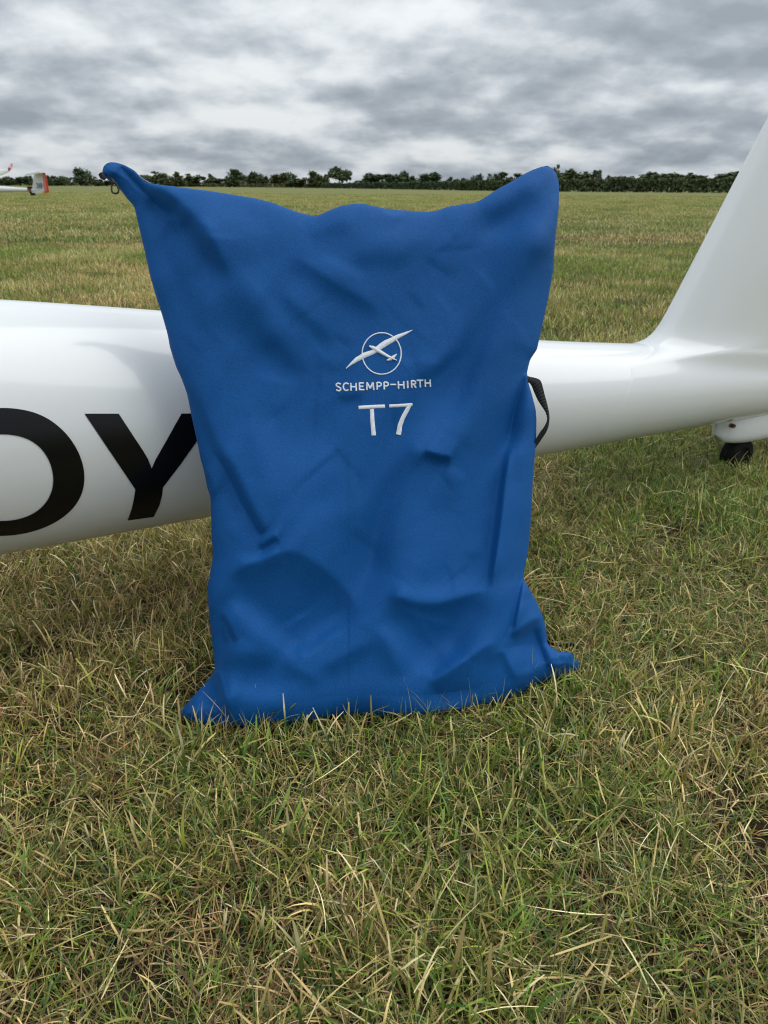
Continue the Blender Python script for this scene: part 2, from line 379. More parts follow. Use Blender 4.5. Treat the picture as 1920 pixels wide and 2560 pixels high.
def grass_layer(pts, kinds, smin, smax, zjit=0.0, tilt=0.06):
    x, y = pts[:, 0], pts[:, 1]; k = ~under_bag(x, y, 0.045); x, y = x[k], y[k]; n_ = len(x)
    g_ = greenness(x, y) + rng.normal(0, 0.045, n_)
    gi, mi, di = kinds
    idx = np.where(g_ > 0.585, rng.choice(gi, n_), np.where(g_ > 0.475, rng.choice(mi, n_), rng.choice(di, n_)))
    rot = np.stack([rng.normal(0, tilt, n_), rng.normal(0, tilt, n_), rng.uniform(0, 6.283, n_)], 1)
    gz = (vnoise(x * 2.3, y * 2.3, 3) - 0.5) * 0.018 * ((np.abs(x) < 3.2) & (y < 6.2))
    P = np.stack([x, y, gz - 0.002 + zjit * rng.random(n_)], 1)
    scl = rng.uniform(smin, smax, n_) * (0.75 + 0.5 * vnoise(x * 4, y * 4, 8))
    return P, rot, scl, idx
def proto_set(n, rad, L, w_, lean, seeds, seg=4, k=(5, 5, 4), **kw):
    out = []
    for j, mx in enumerate((GREEN, MIXED, DRY)):
        for i in range(k[j]): out.append(blades(n, rad, L, w_, lean, mx, seg=seg, seed=seeds + 17 * j + i, **kw))
    return out, (list(range(k[0])), list(range(k[0], k[0] + k[1])), list(range(k[0] + k[1], sum(k))))

# close to the camera: single blades, fine and tangled
p1, k1 = proto_set(36, 0.048, (0.022, 0.062), (0.0009, 0.0027), 0.62, 100, seg=5, curl=1.25)
a1 = grass_layer(ring(0.30, 3.2, 880), k1, 0.8, 1.35)
# a few taller, wider, cut stalks
p1b, k1b = proto_set(4, 0.05, (0.05, 0.10), (0.0022, 0.0042), 0.45, 300, cut=.8, curl=.7)
a1b = grass_layer(ring(0.30, 3.2, 130), k1b, 0.7, 1.1)
# metres away: bigger clumps
p2, k2 = proto_set(70, 0.14, (0.030, 0.062), (0.0016, 0.0036), 0.60, 500, seg=3, k=(4, 4, 4))
a2 = grass_layer(ring(3.2, 11, 110, side=1.8), k2, 0.9, 1.4)
p3, k3 = proto_set(110, 0.42, (0.03, 0.062), (0.004, 0.009), 0.65, 700, seg=2, k=(4, 4, 4))
r3 = ring(11, 90, 10.5, side=1.8, margin=2.0); r3 = r3[rng.random(len(r3)) < np.clip((92 - r3[:, 1]) / 55.0, 0, 1)]
a3 = grass_layer(r3, k3, 0.9, 1.4)
protos, off, P, Rt, S, I = [], 0, [], [], [], []
for pr_, ar in ((p1, a1), (p1b, a1b), (p2, a2), (p3, a3)):
    protos += pr_; P.append(ar[0]); Rt.append(ar[1]); S.append(ar[2]); I.append(ar[3] + off); off += len(pr_)
scatter('grass', 'short mown grass in mixed green and straw tones', protos, np.concatenate(P), np.concatenate(Rt).astype(np.float32), np.concatenate(S).astype(np.float32), np.concatenate(I).astype(np.int32))
# dead thatch, darkened to put shade between the blades, and loose clippings
pt = [blades(34, 0.06, (0.03, 0.075), (0.0010, 0.0026), 1.5, SHADED_THATCH, curl=.9, z0=0.016, seg=4, seed=900 + i) for i in range(6)]
pt += [blades(3, 0.05, (0.03, 0.085), (0.0009, 0.0021), 1.5, dict(pale=2, straw=4, tan=2), curl=.7, z0=0.045, seg=5, seed=950 + i) for i in range(5)]
r1 = ring(0.30, 3.4, 560); r1 = r1[~under_bag(r1[:, 0], r1[:, 1])]
x, y = r1[:, 0], r1[:, 1]; n_ = len(x)
gz = (vnoise(x * 2.3, y * 2.3, 3) - 0.5) * 0.018
ix = np.where(rng.random(n_) < 0.16 + 0.16 * (greenness(x, y) < .5), rng.integers(6, 11, n_), rng.integers(0, 6, n_))
scatter('dry_grass_clippings', 'dead straw-coloured clippings lying loose in the grass', pt, np.stack([x, y, gz], 1),
        np.stack([rng.normal(0, .10, n_), rng.normal(0, .10, n_), rng.uniform(0, 6.283, n_)], 1).astype(np.float32), rng.uniform(.8, 1.3, n_).astype(np.float32), ix.astype(np.int32))

# ------------------------------------------------------------------ the white glider beside the bag
GA, GB = np.array([-0.68, 1.20]), np.array([1.13, 2.20])
GU = (GB - GA) / np.linalg.norm(GB - GA); GN = np.array([GU[1], -GU[0]])     # along the boom, and towards the camera
def gp(s, w_, z): return np.stack([GA[0] + s * GU[0] + w_ * GN[0], GA[1] + s * GU[1] + w_ * GN[1], z + 0 * s], -1)
ks = [-4.5, -3.0, -1.2, -.3, 0, .4, .8, 1.2, 1.6, 1.9, 2.3, 2.7]
zt = [.86, .78, .683, .667, .636, .582, .524, .465, .420, .390, .336, .300]
zb = [.16, .185, .216, .208, .200, .192, .185, .179, .172, .165, .149, .150]
def smooth_interp(x, xp, fp):
    """monotone-ish smooth interpolation through the knots"""
    xp = np.array(xp); fp = np.array(fp); d = np.gradient(fp, xp); i = np.clip(np.searchsorted(xp, x) - 1, 0, len(xp) - 2)
    h = xp[i + 1] - xp[i]; q = (x - xp[i]) / h
    return (2*q**3 - 3*q**2 + 1) * fp[i] + (q**3 - 2*q**2 + q) * h * d[i] + (-2*q**3 + 3*q**2) * fp[i + 1] + (q**3 - q**2) * h * d[i + 1]
glider = empty('glider', (float(GA[0]), float(GA[1]), 0.0))
tag(glider, 'glossy white glider tail boom and fin with black O and Y, behind the blue bag', 'glider')
ss = np.linspace(-4.5, 2.7, 240); th = np.linspace(0, 2 * math.pi, 96, endpoint=False)
top, bot = smooth_interp(ss, ks, zt), smooth_interp(ss, ks, zb); hc, hh = (top + bot) / 2, (top - bot) / 2
Sg, Tg = np.meshgrid(ss, th, indexing='ij')
V = gp(Sg, .85 * hh[:, None] * np.cos(Tg), hc[:, None] + hh[:, None] * np.sin(Tg)).reshape(-1, 3)
F = grid_faces(len(ss), len(th), True); nl = len(ss) * len(th)
F += [tuple(range(96)), tuple(reversed(range(nl - 96, nl)))]
boom = mesh_obj('tail_boom', V, F, M['gelcoat']); keep_parent(boom, glider)
bvh_boom = BVHTree.FromPolygons([Vector(v_) for v_ in V], F[:-2])

# fin: lofted aerofoil sections, flared where it grows out of the boom
le_s = np.array([1.52, 1.592, 1.621, 1.693, 1.782, 1.878, 2.02]); le_z = np.array([.34, .426, .484, .619, .807, .955, 1.25])
zs = np.concatenate([np.linspace(.245, .52, 46), np.linspace(.55, 1.55, 24)])
def le(z):
    lin = 1.630 + (z - .50) * (1.878 - 1.630) / (.955 - .50)
    fil = -0.045 * np.exp(-np.maximum(z - .418, -0.02) / 0.015)
    return lin + fil
def naca(tq): return 5 * (0.2969 * np.sqrt(tq) - 0.1260 * tq - 0.3516 * tq**2 + 0.2843 * tq**3 - 0.1036 * tq**4)
tq = (1 - np.cos(np.linspace(0, math.pi, 90))) / 2
V = []
def boom_half(s_, z):               # half width of the boom at a height, negative above its top
    tp = smooth_interp(s_, ks, zt); bt = smooth_interp(s_, ks, zb); c_ = (tp + bt) / 2; h_ = (tp - bt) / 2
    q_ = 1 - ((z - c_) / h_) ** 2
    return np.where(z < tp, .85 * h_ * np.sqrt(np.maximum(q_, 0)), -(z - tp) * 1.6), np.clip((z - c_) / h_, 0, 1)
for z in zs:
    l0 = le(z); hinge = 2.62 + (z - .4) * 0.10; ch = (hinge - l0) / .72
    thick = 0.150 * (1 - 0.30 * (z - .4)) * np.minimum(1, ch / 1.2)
    keep = tq <= .75; q = tq[keep]; a_ = naca(q) * thick
    bh, up_ = boom_half(l0 + q * ch, z); k_ = .045 * up_ ** 2
    yv = (a_ + bh + np.sqrt((a_ - bh) ** 2 + k_ ** 2 + 1e-9)) / 2
    yv = yv * np.minimum(1, np.sqrt(np.maximum(q, 0) / .012))
    up = gp(l0 + q * ch, yv, z); dn = gp(l0 + q[1:] * ch, -yv[1:], z)
    V.append(np.concatenate([up[::-1], dn]))
nc = len(V[0]); V = np.concatenate(V); F = grid_faces(len(zs), nc, True); F.append(tuple(range((len(zs) - 1) * nc, len(zs) * nc)))
keep_parent(mesh_obj('fin', V, F, M['gelcoat']), glider)
V = []                              # rudder behind the hinge line
for z in zs[24:]:
    hinge = 2.62 + (z - .4) * 0.10; l0 = le(z); ch = (hinge - l0) / .72; thick = 0.150 * (1 - 0.30 * (z - .4))
    q = np.linspace(.765, 1, 8); yv = naca(q) * thick
    V.append(np.concatenate([gp(l0 + q * ch, yv, z)[::-1], gp(l0 + q[:-1] * ch, -yv[:-1], z)[::1]]))
nc = len(V[0]); nr = len(V); V = np.concatenate(V); F = grid_faces(nr, nc, True); F += [tuple(range((nr - 1) * nc, nr * nc)), tuple(reversed(range(nc)))]
keep_parent(mesh_obj('rudder', V, F, M['gelcoat']), glider)

# tail wheel in its white fairing under the boom
def rounded_loft(s0, s1, ztop, zbot, wid, name, mat):
    V = []; S_ = np.linspace(0, 1, 30); A_ = np.linspace(0, 2 * math.pi, 28, endpoint=False)
    for q in S_:
        f_ = (1 - (1 - min(q / .28, 1)) ** 2.4) ** (1 / 2.4); g_ = (1 - max((q - .6) / .4, 0) ** 2) ** .5
        k = max(min(f_, g_), .02); s = s0 + (s1 - s0) * q
        ca, sa = np.cos(A_), np.sin(A_); e = 2 / 3.2
        cx = np.sign(ca) * np.abs(ca) ** e; cz = np.sign(sa) * np.abs(sa) ** e
        zc = (ztop + zbot) / 2; V.append(gp(s + 0 * A_, wid / 2 * k * cx, ztop - (ztop - zbot) * (0.5 - .5 * cz * (k if True else 1)) if False else zc + (ztop - zbot) / 2 * cz * (0.35 + .65 * k)))
    nc = len(A_); V = np.concatenate(V); F = grid_faces(len(S_), nc, True); F += [tuple(range(nc)), tuple(reversed(range(len(V) - nc, len(V))))]
    o = mesh_obj(name, V, F, mat); keep_parent(o, glider); return o
rounded_loft(1.905, 2.62, .205, .084, .104, 'wheel_fairing', M['gelcoat'])
def wheel(name, s, z, rad, wid, off=0.0):
    prof = [(-.5, .55), (-.5, .80), (-.42, .93), (-.22, 1.0), (.22, 1.0), (.42, .93), (.5, .80), (.5, .55)]
    V = []; n_ = 32
    for k in range(n_):
        a = 2 * math.pi * k / n_
        for w_, r_ in prof: V.append(gp(s + rad * r_ * math.cos(a), off + wid * w_, z + rad * r_ * math.sin(a)))
    V = np.array(V); F = grid_faces(n_, 8, False) + [((n_ - 1) * 8 + j, (n_ - 1) * 8 + j + 1, j + 1, j) for j in range(7)]
    o = mesh_obj(name, V, F, M['rubber']); keep_parent(o, glider)
    hv, hf = tube([gp(s, off - wid * .485, z), gp(s, off + wid * .485, z)], rad * .62, 24); h = mesh_obj('wheel_hub', hv, hf, M['rubber'], o)
    return o
wheel('tail_wheel', 2.025, .044, .054, .050, off=.002)
V_, F_ = tube([gp(1.93, .030, .158), gp(1.93, .043, .158)], .006, 12); keep_parent(mesh_obj('rusty_bolt', V_, F_, M['rust']), glider)

# registration letters: thin black film lying on the boom's skin
def boom_hit(px_, py_):
    d = Vector(ray(px_, py_)).normalized(); hit, nrm, _, _ = bvh_boom.ray_cast(Vector(CAM), d)
    if hit is None: return None
    if nrm.dot(d) > 0: nrm = -nrm
    return np.array(hit) + np.array(nrm) * 0.0012
def letter_film(name, outer, inner=None, label=None):
    """outline (picture columns/rows of its corners, cast on to the boom) filled with a fine grid and wrapped on the skin"""
    from mathutils.geometry import delaunay_2d_cdt
    def dense(pl):
        out = []
        for a, b_ in zip(pl, pl[1:] + pl[:1]):
            k = max(1, int(math.dist(a, b_) / 9)); out += [(a[0] + (b_[0] - a[0]) * i / k, a[1] + (b_[1] - a[1]) * i / k) for i in range(k)]
        return out
    def round_off(pl, k=10):
        p = np.array(pl)
        for _ in range(k): p = .5 * p + .25 * (np.roll(p, 1, 0) + np.roll(p, -1, 0))
        return [tuple(q) for q in p]
    o_ = dense(outer)
    if inner: o_ = round_off(o_, 18); outer = o_; inner = round_off(dense(inner), 18)
    verts = list(o_); edges = [(i, (i + 1) % len(o_)) for i in range(len(o_))]
    if inner:
        i_ = dense(inner); q = len(verts); verts += i_; edges += [(q + i, q + (i + 1) % len(i_)) for i in range(len(i_))]
    def inside(p, pl):
        c = False
        for (x1, y1), (x2, y2) in zip(pl, pl[1:] + pl[:1]):
            if (y1 > p[1]) != (y2 > p[1]) and p[0] < (x2 - x1) * (p[1] - y1) / (y2 - y1) + x1: c = not c
        return c
    xs_ = [p[0] for p in outer]; ys_ = [p[1] for p in outer]
    for gx in np.arange(min(xs_) + 5, max(xs_), 13):
        for gy in np.arange(min(ys_) + 5, max(ys_), 13):
            if inside((gx, gy), outer) and not (inner and inside((gx, gy), inner)): verts.append((gx, gy))
    vv, _, ff, *_r = delaunay_2d_cdt([Vector(v_) for v_ in verts], edges, [], 0, 1e-4)
    P3 = [boom_hit(v_[0], v_[1]) for v_ in vv]
    F3 = []
    for f_ in ff:
        cx = sum(vv[i][0] for i in f_) / 3; cy = sum(vv[i][1] for i in f_) / 3
        if inside((cx, cy), outer) and not (inner and inside((cx, cy), inner)) and all(P3[i] is not None for i in f_): F3.append(tuple(f_))
    P3 = [p if p is not None else np.zeros(3) for p in P3]; used_ = sorted({i for f_ in F3 for i in f_}); mp = {i: k for k, i in enumerate(used_)}
    o = mesh_obj(name, [P3[i] for i in used_], [tuple(mp[i] for i in f_) for f_ in F3], M['vinyl']); keep_parent(o, glider)
    if label: o['label'] = label
def cY(pl): return [(x * .33755, 700 + y * .33755) for x, y in pl]
letter_film('registration_letter', cY([(625, 990), (878, 990), (970, 1130), (1060, 1265), (1095, 1325), (1122, 1393), (1150, 1330), (1230, 1190), (1343, 989), (1608, 989), (1455, 1195), (1340, 1358), (1205, 1535), (1200, 1590), (1180, 1665), (1137, 1752), (943, 1778), (975, 1690), (990, 1620), (1001, 1548), (800, 1250)]), label='black letter Y on the white boom')
oo = [(80, 945), (200, 960), (330, 1003), (430, 1070), (520, 1160), (590, 1270), (628, 1390), (638, 1480), (620, 1575), (570, 1670), (480, 1755), (350, 1830), (200, 1875), (80, 1893), (-40, 1896), (-170, 1885), (-310, 1850), (-420, 1790), (-500, 1700), (-545, 1590), (-555, 1470), (-540, 1340), (-490, 1200), (-400, 1080), (-290, 1005), (-170, 960), (-40, 943)]
oi = [(80, 1138), (180, 1153), (280, 1207), (350, 1290), (393, 1390), (407, 1480), (400, 1560), (370, 1630), (310, 1700), (230, 1750), (130, 1778), (50, 1785), (-60, 1785), (-170, 1765), (-250, 1720), (-310, 1650), (-340, 1560), (-345, 1460), (-320, 1350), (-260, 1240), (-170, 1165), (-60, 1138)]
letter_film('registration_letter', cY(oo), cY(oi), label='black letter O on the white boom')

# ------------------------------------------------------------------ the blue bag
D2F = 1920 / 1659.0
LEFT = [(221,372),(225,381),(235,390),(250,400),(262,412),(275,430),(290,445),(300,490),(312,540),(325,600),(340,650),(350,680),(362,722),(367,750),(380,792),(391,815),(404,850),(415,905),(425,950),(433,990),(440,1014),(448,1055),(455,1075),(456,1120),(457,1160),(460,1200),(454,1238),(448,1268),(450,1310),(455,1360),(460,1400),(463,1430),(464,1447),(456,1460),(447,1472),(432,1488),(418,1503),(400,1524),(385,1540)]
BOTTOM = [(385,1540),(398,1556),(430,1565),(470,1567),(500,1569),(560,1568),(640,1562),(720,1547),(780,1543),(850,1547),(880,1547),(940,1543),(1000,1535),(1080,1515),(1120,1500),(1160,1478),(1180,1470),(1215,1460),(1252,1447)]
RIGHT = [(1182,358),(1195,364),(1204,378),(1208,400),(1207,450),(1199,520),(1196,580),(1185,640),(1172,700),(1160,755),(1145,777),(1138,806),(1140,822),(1149,852),(1157,883),(1159,907),(1158,950),(1154,1000),(1151,1040),(1148,1100),(1145,1150),(1139,1200),(1131,1240),(1130,1251),(1144,1273),(1159,1300),(1174,1335),(1180,1362),(1182,1388),(1190,1398),(1207,1408),(1225,1409),(1235,1410),(1246,1424),(1251,1432),(1252,1447)]
TOP = [(221,372),(222,362),(228,354),(237,350),(252,351),(270,357),(290,368),(303,382),(316,394),(345,399),(400,406),(450,412),(500,420),(550,428),(590,438),(630,454),(660,463),(685,467),(705,457),(735,445),(765,440),(785,440),(815,447),(840,452),(880,455),(925,458),(945,455),(965,447),(1000,441),(1030,437),(1045,428),(1075,408),(1100,395),(1130,377),(1150,367),(1170,360),(1182,358)]
def resample(pl, n_):
    p = np.array(pl, float) * D2F; s = np.concatenate([[0], np.cumsum(np.linalg.norm(np.diff(p, axis=0), axis=1))]); s /= s[-1]
    q = np.linspace(0, 1, n_); r_ = np.stack([np.interp(q, s, p[:, 0]), np.interp(q, s, p[:, 1])], 1)
    for _ in range(3): r_[1:-1] = .5 * r_[1:-1] + .25 * (r_[:-2] + r_[2:])
    return r_
NU, NV = 330, 430
L_, R_, T_, B_ = resample(LEFT, NV), resample(RIGHT, NV), resample(TOP, NU), resample(BOTTOM, NU)
uu = np.linspace(0, 1, NU)[None, :, None]; vv_ = np.linspace(0, 1, NV)[:, None, None]
G = (1 - uu) * L_[:, None] + uu * R_[:, None] + (1 - vv_) * T_[None] + vv_ * B_[None] - ((1 - uu) * (1 - vv_) * L_[0] + uu * (1 - vv_) * R_[0] + (1 - uu) * vv_ * L_[-1] + uu * vv_ * R_[-1])
for _ in range(500): G[1:-1, 1:-1] = .25 * (G[:-2, 1:-1] + G[2:, 1:-1] + G[1:-1, :-2] + G[1:-1, 2:])
outline = np.concatenate([L_, B_, R_[::-1], T_[::-1]])

def dist_outline(P):
    o_ = outline[::3]; d = np.full(len(P), 1e9); nx = np.roll(o_, -1, axis=0)
    for a, b_ in zip(o_, nx):
        ab = b_ - a; l2 = ab @ ab
        if l2 < 1e-9: continue
        q = np.clip(((P - a) @ ab) / l2, 0, 1); rx = P[:, 0] - a[0] - q * ab[0]; ry = P[:, 1] - a[1] - q * ab[1]
        d = np.minimum(d, rx * rx + ry * ry)
    return np.sqrt(d)
def fold(P, pts, amp, wr, wl, t0=.25, t1=.25):
    """a ridge (amp > 0) or valley along pts; wr, wl = reach to the right and left of the walking direction"""
    pts = np.array(pts, float)
    if len(pts) > 2:                # round the corners of the fold line
        l_ = np.concatenate([[0], np.cumsum(np.linalg.norm(np.diff(pts, axis=0), axis=1))]); q_ = np.linspace(0, l_[-1], max(6, min(16, int(l_[-1] / 22))))
        pts = np.stack([np.interp(q_, l_, pts[:, 0]), np.interp(q_, l_, pts[:, 1])], 1)
        for _ in range(4): pts[1:-1] = .5 * pts[1:-1] + .25 * (pts[:-2] + pts[2:])
    seg = np.diff(pts, axis=0); ln = np.linalg.norm(seg, axis=1); cum = np.concatenate([[0], np.cumsum(ln)])
    best = np.full(len(P), 1e9); sg = np.zeros(len(P)); tt = np.zeros(len(P))
    for i in range(len(seg)):
        rel = P - pts[i]; q = np.clip((rel @ seg[i]) / ln[i] ** 2, 0, 1); dv = rel - q[:, None] * seg[i]; d = np.sqrt((dv ** 2).sum(1))
        cr_ = seg[i, 0] * rel[:, 1] - seg[i, 1] * rel[:, 0]
        k = d < best; best = np.where(k, d, best); sg = np.where(k, cr_ / ln[i], sg); tt = np.where(k, (cum[i] + q * ln[i]) / cum[-1], tt)
    sd_ = np.sign(sg) * best; wgt = 1 / (1 + np.exp(-sg / 3.0)); wd = wr * wgt + wl * (1 - wgt)
    h = np.exp(-(best / wd) ** 2)
    def sst(a): a = np.clip(a, 0, 1); return a * a * (3 - 2 * a)
    tp = (sst(tt / t0) if t0 > 0 else 1) * (sst((1 - tt) / t1) if t1 > 0 else 1)
    return amp * h * tp
def bump(P, c, rx, ry, amp, ang=0):
    d = P - np.array(c, float); ca, sa = math.cos(R(ang)), math.sin(R(ang)); a = (d[:, 0] * ca + d[:, 1] * sa) / rx; b_ = (-d[:, 0] * sa + d[:, 1] * ca) / ry
    return amp * np.exp(-(a * a + b_ * b_))
# slopes of the cloth: each line is a band that leans back towards the sky (> 0) or overhangs (< 0);
# the relief is the surface whose slopes follow these bands best
SLOPES = [
 # top left: front strip lapping over, deep fold under the main panel
 ([(378,470),(432,512),(478,557),(513,606),(548,668),(580,722)], -1.9, 20, 18, .10, .45),
 ([(560,690),(610,770),(660,840),(720,900),(770,945)], -.50, 50, 42, .3, .4),
 ([(301,408),(318,430),(340,452),(372,486),(402,514),(430,541)], -1.3, 3, 24, .04, .3),
 ([(424,543),(440,568),(445,594)], -.8, 7, 7, .3, .3),
 ([(415,582),(450,670),(495,775),(530,862)], -.42, 28, 28, .3, .3),
 ([(646,825),(716,897),(782,949)], -.40, 30, 24, .3, .3),
 ([(320,470),(385,545),(400,640),(430,740)], .30, 24, 24, .3, .3),
 ([(480,500),(600,545),(700,600)], .35, 55, 28, .3, .3),
 ([(590,640),(660,740),(720,800)], .20, 30, 30, .3, .3),
 # upper middle
 ([(702,640),(765,666),(835,719),(904,750),(965,812)], -.45, 30, 13, .25, .3),
 ([(677,705),(730,775),(782,810),(845,872)], -.38, 24, 16, .3, .3),
 ([(765,596),(817,577),(885,556)], -.38, 30, 22, .2, .3),
 ([(860,640),(960,652),(1050,640)], -.26, 30, 20, .25, .3),
 ([(780,628),(860,668),(930,700)], .30, 16, 16, .3, .3),
 ([(900,585),(1000,585),(1100,575)], .22, 22, 22, .3, .3),
 ([(950,522),(981,541),(1018,527)], .55, 6, 10, .2, .2),
 # top right hollow and the long diagonal
 ([(1165,536),(1238,542),(1305,509),(1340,450)], -.42, 30, 26, .3, .25),
 ([(1170,492),(1280,452),(1375,425)], .30, 22, 22, .3, .2),
 ([(1180,592),(1254,592),(1322,562),(1360,510)], .42, 22, 22, .25, .3),
 ([(1388,596),(1328,638),(1290,700),(1258,754),(1221,822),(1187,906),(1160,985),(1118,1065)], -.95, 48, 26, .12, .35),
 ([(1240,660),(1180,760),(1090,870),(1010,960)], .18, 50, 50, .3, .3),
 ([(1360,680),(1330,780),(1300,880)], .20, 26, 26, .3, .3),
 ([(1153,873),(1102,916),(1035,975)], -.42, 20, 14, .3, .3),
 ([(835,990),(872,1001),(915,985)], -.45, 15, 12, .3, .3),
 ([(800,900),(850,935)], -.25, 16, 16, .3, .3),
 # gusset on the right
 ([(1317,938),(1301,994),(1283,1059),(1272,1129)], -1.0, 3, 30, .03, .4),
 ([(1274,1115),(1258,1201),(1248,1309),(1234,1404),(1224,1478)], -1.0, 12, 4, .2, .12),
 ([(1302,1120),(1296,1220)], -.20, 14, 14, .3, .3),
 ([(1304,1290),(1288,1420),(1262,1520)], .40, 16, 16, .3, .3),
 ([(1309,1438),(1296,1505),(1281,1575)], -1.2, 3, 7, .03, .12),
 # the notch and the long soft shade down the middle
 ([(1058,1128),(1085,1142),(1130,1147)], -1.3, 16, 5, .15, .12),
 ([(1052,1112),(1018,1152),(985,1215),(962,1303),(948,1387),(934,1455)], -.80, 22, 40, .10, .2),
 ([(1120,1160),(1150,1190),(1170,1200)], .25, 14, 14, .3, .3),
 ([(1100,1240),(1075,1340),(1020,1440)], .22, 60, 60, .3, .3),
 ([(975,1462),(1050,1492),(1130,1478),(1205,1452)], .45, 14, 30, .2, .25),
 ([(962,1487),(1001,1507),(1052,1524),(1119,1516),(1187,1491),(1238,1478)], -.74, 50, 9, .12, .2),
 ([(1020,1570),(1110,1580),(1200,1550)], -.30, 40, 30, .3, .3),
 ([(950,1552),(1001,1610),(1066,1690)], .48, 18, 26, .25, .1),
 ([(1066,1692),(1105,1666),(1165,1622)], .42, 14, 30, .1, .3),
 ([(925,1575),(965,1640),(1010,1710)], -.40, 28, 16, .3, .3),
 ([(1070,1722),(1125,1690),(1185,1645),(1250,1606)], -.70, 50, 10, .12, .2),
 ([(1040,1760),(1140,1745),(1240,1722)], -.40, 30, 30, .3, .3),
 # lower right corner
 ([(1300,1610),(1318,1690)], .75, 34, 34, .1, .1),
 ([(1250,1622),(1272,1668),(1288,1702)], -.50, 14, 6, .2, .2),
 ([(1290,1716),(1340,1716),(1385,1700)], -.95, 18, 4, .15, .1),
 ([(1318,1490),(1345,1545)], .65, 24, 24, .2, .1),
 ([(1268,1592),(1300,1588),(1330,1568),(1352,1547)], -1.0, 16, 10, .2, .15),
 ([(1335,1566),(1349,1600),(1362,1654),(1384,1689)], -1.1, 3, 14, .1, .05),
 ([(1330,1612),(1348,1670)], .45, 12, 8, .2, .1),
 ([(1428,1630),(1400,1680)], -.9, 6, 6, .2, .2), ([(1402,1632),(1406,1656)], -.7, 4, 4, .2, .2), ([(1412,1648),(1385,1672)], .6, 7, 7, .2, .2),
 # left: sharp diagonal crease with the hooked shadow
 ([(470,950),(500,1030),(530,1100),(556,1150)], -.55, 14, 12, .3, .2),
 ([(530,1115),(568,1169),(607,1255),(633,1302),(656,1340)], -1.3, 3, 15, .2, .04),
 ([(540,1190),(570,1270),(600,1350)], .22, 20, 20, .3, .3),
 ([(694,1344),(668,1360),(648,1372)], -1.2, 10, 10, .1, .15),
 ([(585,1398),(650,1400),(702,1368)], .55, 12, 14, .25, .1),
 ([(640,1180),(740,1150),(860,1090)], .36, 70, 70, .2, .3),
 ([(620,1080),(700,1060)], .22, 50, 50, .3, .3),
 ([(700,1300),(780,1290),(850,1260)], .15, 60, 60, .3, .3),
 ([(508,1176),(523,1182),(528,1222),(524,1262)], -1.0, 8, 6, .2, .2),
 # the round bulge and the bright V under it
 ([(560,1452),(607,1426),(662,1412),(698,1374),(742,1382),(790,1418),(842,1464),(886,1508),(902,1560)], -.55, 66, 13, .12, .2),
 ([(620,1480),(720,1500),(800,1540)], -.34, 60, 60, .3, .3),
 ([(568,1492),(625,1545),(690,1600),(748,1642)], .62, 16, 24, .2, .08),
 ([(748,1642),(806,1592),(882,1542)], .52, 16, 24, .08, .3),
 ([(690,1655),(750,1690),(810,1718)], -.40, 24, 14, .3, .3),
 ([(540,1648),(620,1655),(705,1660)], -.60, 30, 26, .2, .3),
 ([(790,1690),(870,1645),(945,1608)], -.42, 34, 16, .25, .3),
 ([(545,1500),(480,1560),(488,1650)], -.40, 14, 14, .3, .3),
 ([(552,1530),(574,1572),(590,1606)], -1.1, 5, 5, .3, .1), ([(554,1556),(567,1612)], -.7, 5, 5, .3, .2),
 # hem and lower left corner
 ([(570,1720),(650,1735),(730,1740)], .50, 30, 26, .2, .3),
 ([(540,1677),(553,1715),(566,1765),(573,1798)], -.85, 24, 3, .08, .05),
 ([(478,1730),(500,1752),(520,1770)], .45, 16, 16, .3, .2),
 ([(512,1790),(530,1786),(555,1800)], -1.0, 10, 6, .2, .15),
 ([(620,1800),(800,1790),(1000,1770)], -.45, 26, 26, .2, .3),
 ([(870,1100),(871,1300),(872,1500),(873,1750)], -.22, 2.2, 2.2, .1, .1),
]
SLOPE_K, LX, LY = 1.15, -0.55, 0.9
GX = np.arange(160, 160 + 384 * 4, 4.0); GY = np.arange(300, 300 + 448 * 4, 4.0)
_gx, _gy = np.meshgrid(GX, GY); _P = np.stack([_gx.ravel(), _gy.ravel()], 1)
Sm = np.zeros(len(_P))
for pts, amp, wr, wl, a, b_ in SLOPES: Sm += fold(_P, pts, amp * (1.4 if 2.5 < min(wr, wl) <= 6 else (.8 if min(wr, wl) >= 20 else 1)), wr, wl, a, b_)
# fine short creases, mostly along the pull of the cloth
rgc = np.random.default_rng(77)
for _ in range(70):
    x0, y0 = rgc.uniform(430, 1300), rgc.uniform(540, 1740); a_ = R(rgc.choice([35, 48, -52, -62, 75, 12]) + rgc.normal(0, 12)); l_ = rgc.uniform(25, 110); bend = rgc.normal(0, 12)
    dx, dy = math.cos(a_), math.sin(a_); pts = [(x0 - dx * l_, y0 - dy * l_), (x0 - dy * bend, y0 + dx * bend), (x0 + dx * l_, y0 + dy * l_)]
    k_ = rgc.uniform(.08, .26) * rgc.choice([-1, -1, 1]); w1, w2 = rgc.uniform(3, 7), rgc.uniform(7, 20); Sm += fold(_P, pts, k_, w1, w2, .4, .4)
Sm = 1.7 * np.tanh(Sm / 1.7) * SLOPE_K
Sm = Sm.reshape(_gx.shape)
MPP = 0.00062                      # metres per picture pixel on the bag
kx = 2 * np.pi * np.fft.fftfreq(len(GX), 4 * MPP)[None]; ky = 2 * np.pi * np.fft.fftfreq(len(GY), 4 * MPP)[:, None]
D_ = 1j * (LX * kx + LY * ky); K2 = kx ** 2 + ky ** 2
Hf = np.conj(D_) * np.fft.fft2(Sm) / (np.abs(D_) ** 2 + 0.05 * K2 + 14.0)
RELIEF = np.real(np.fft.ifft2(Hf))
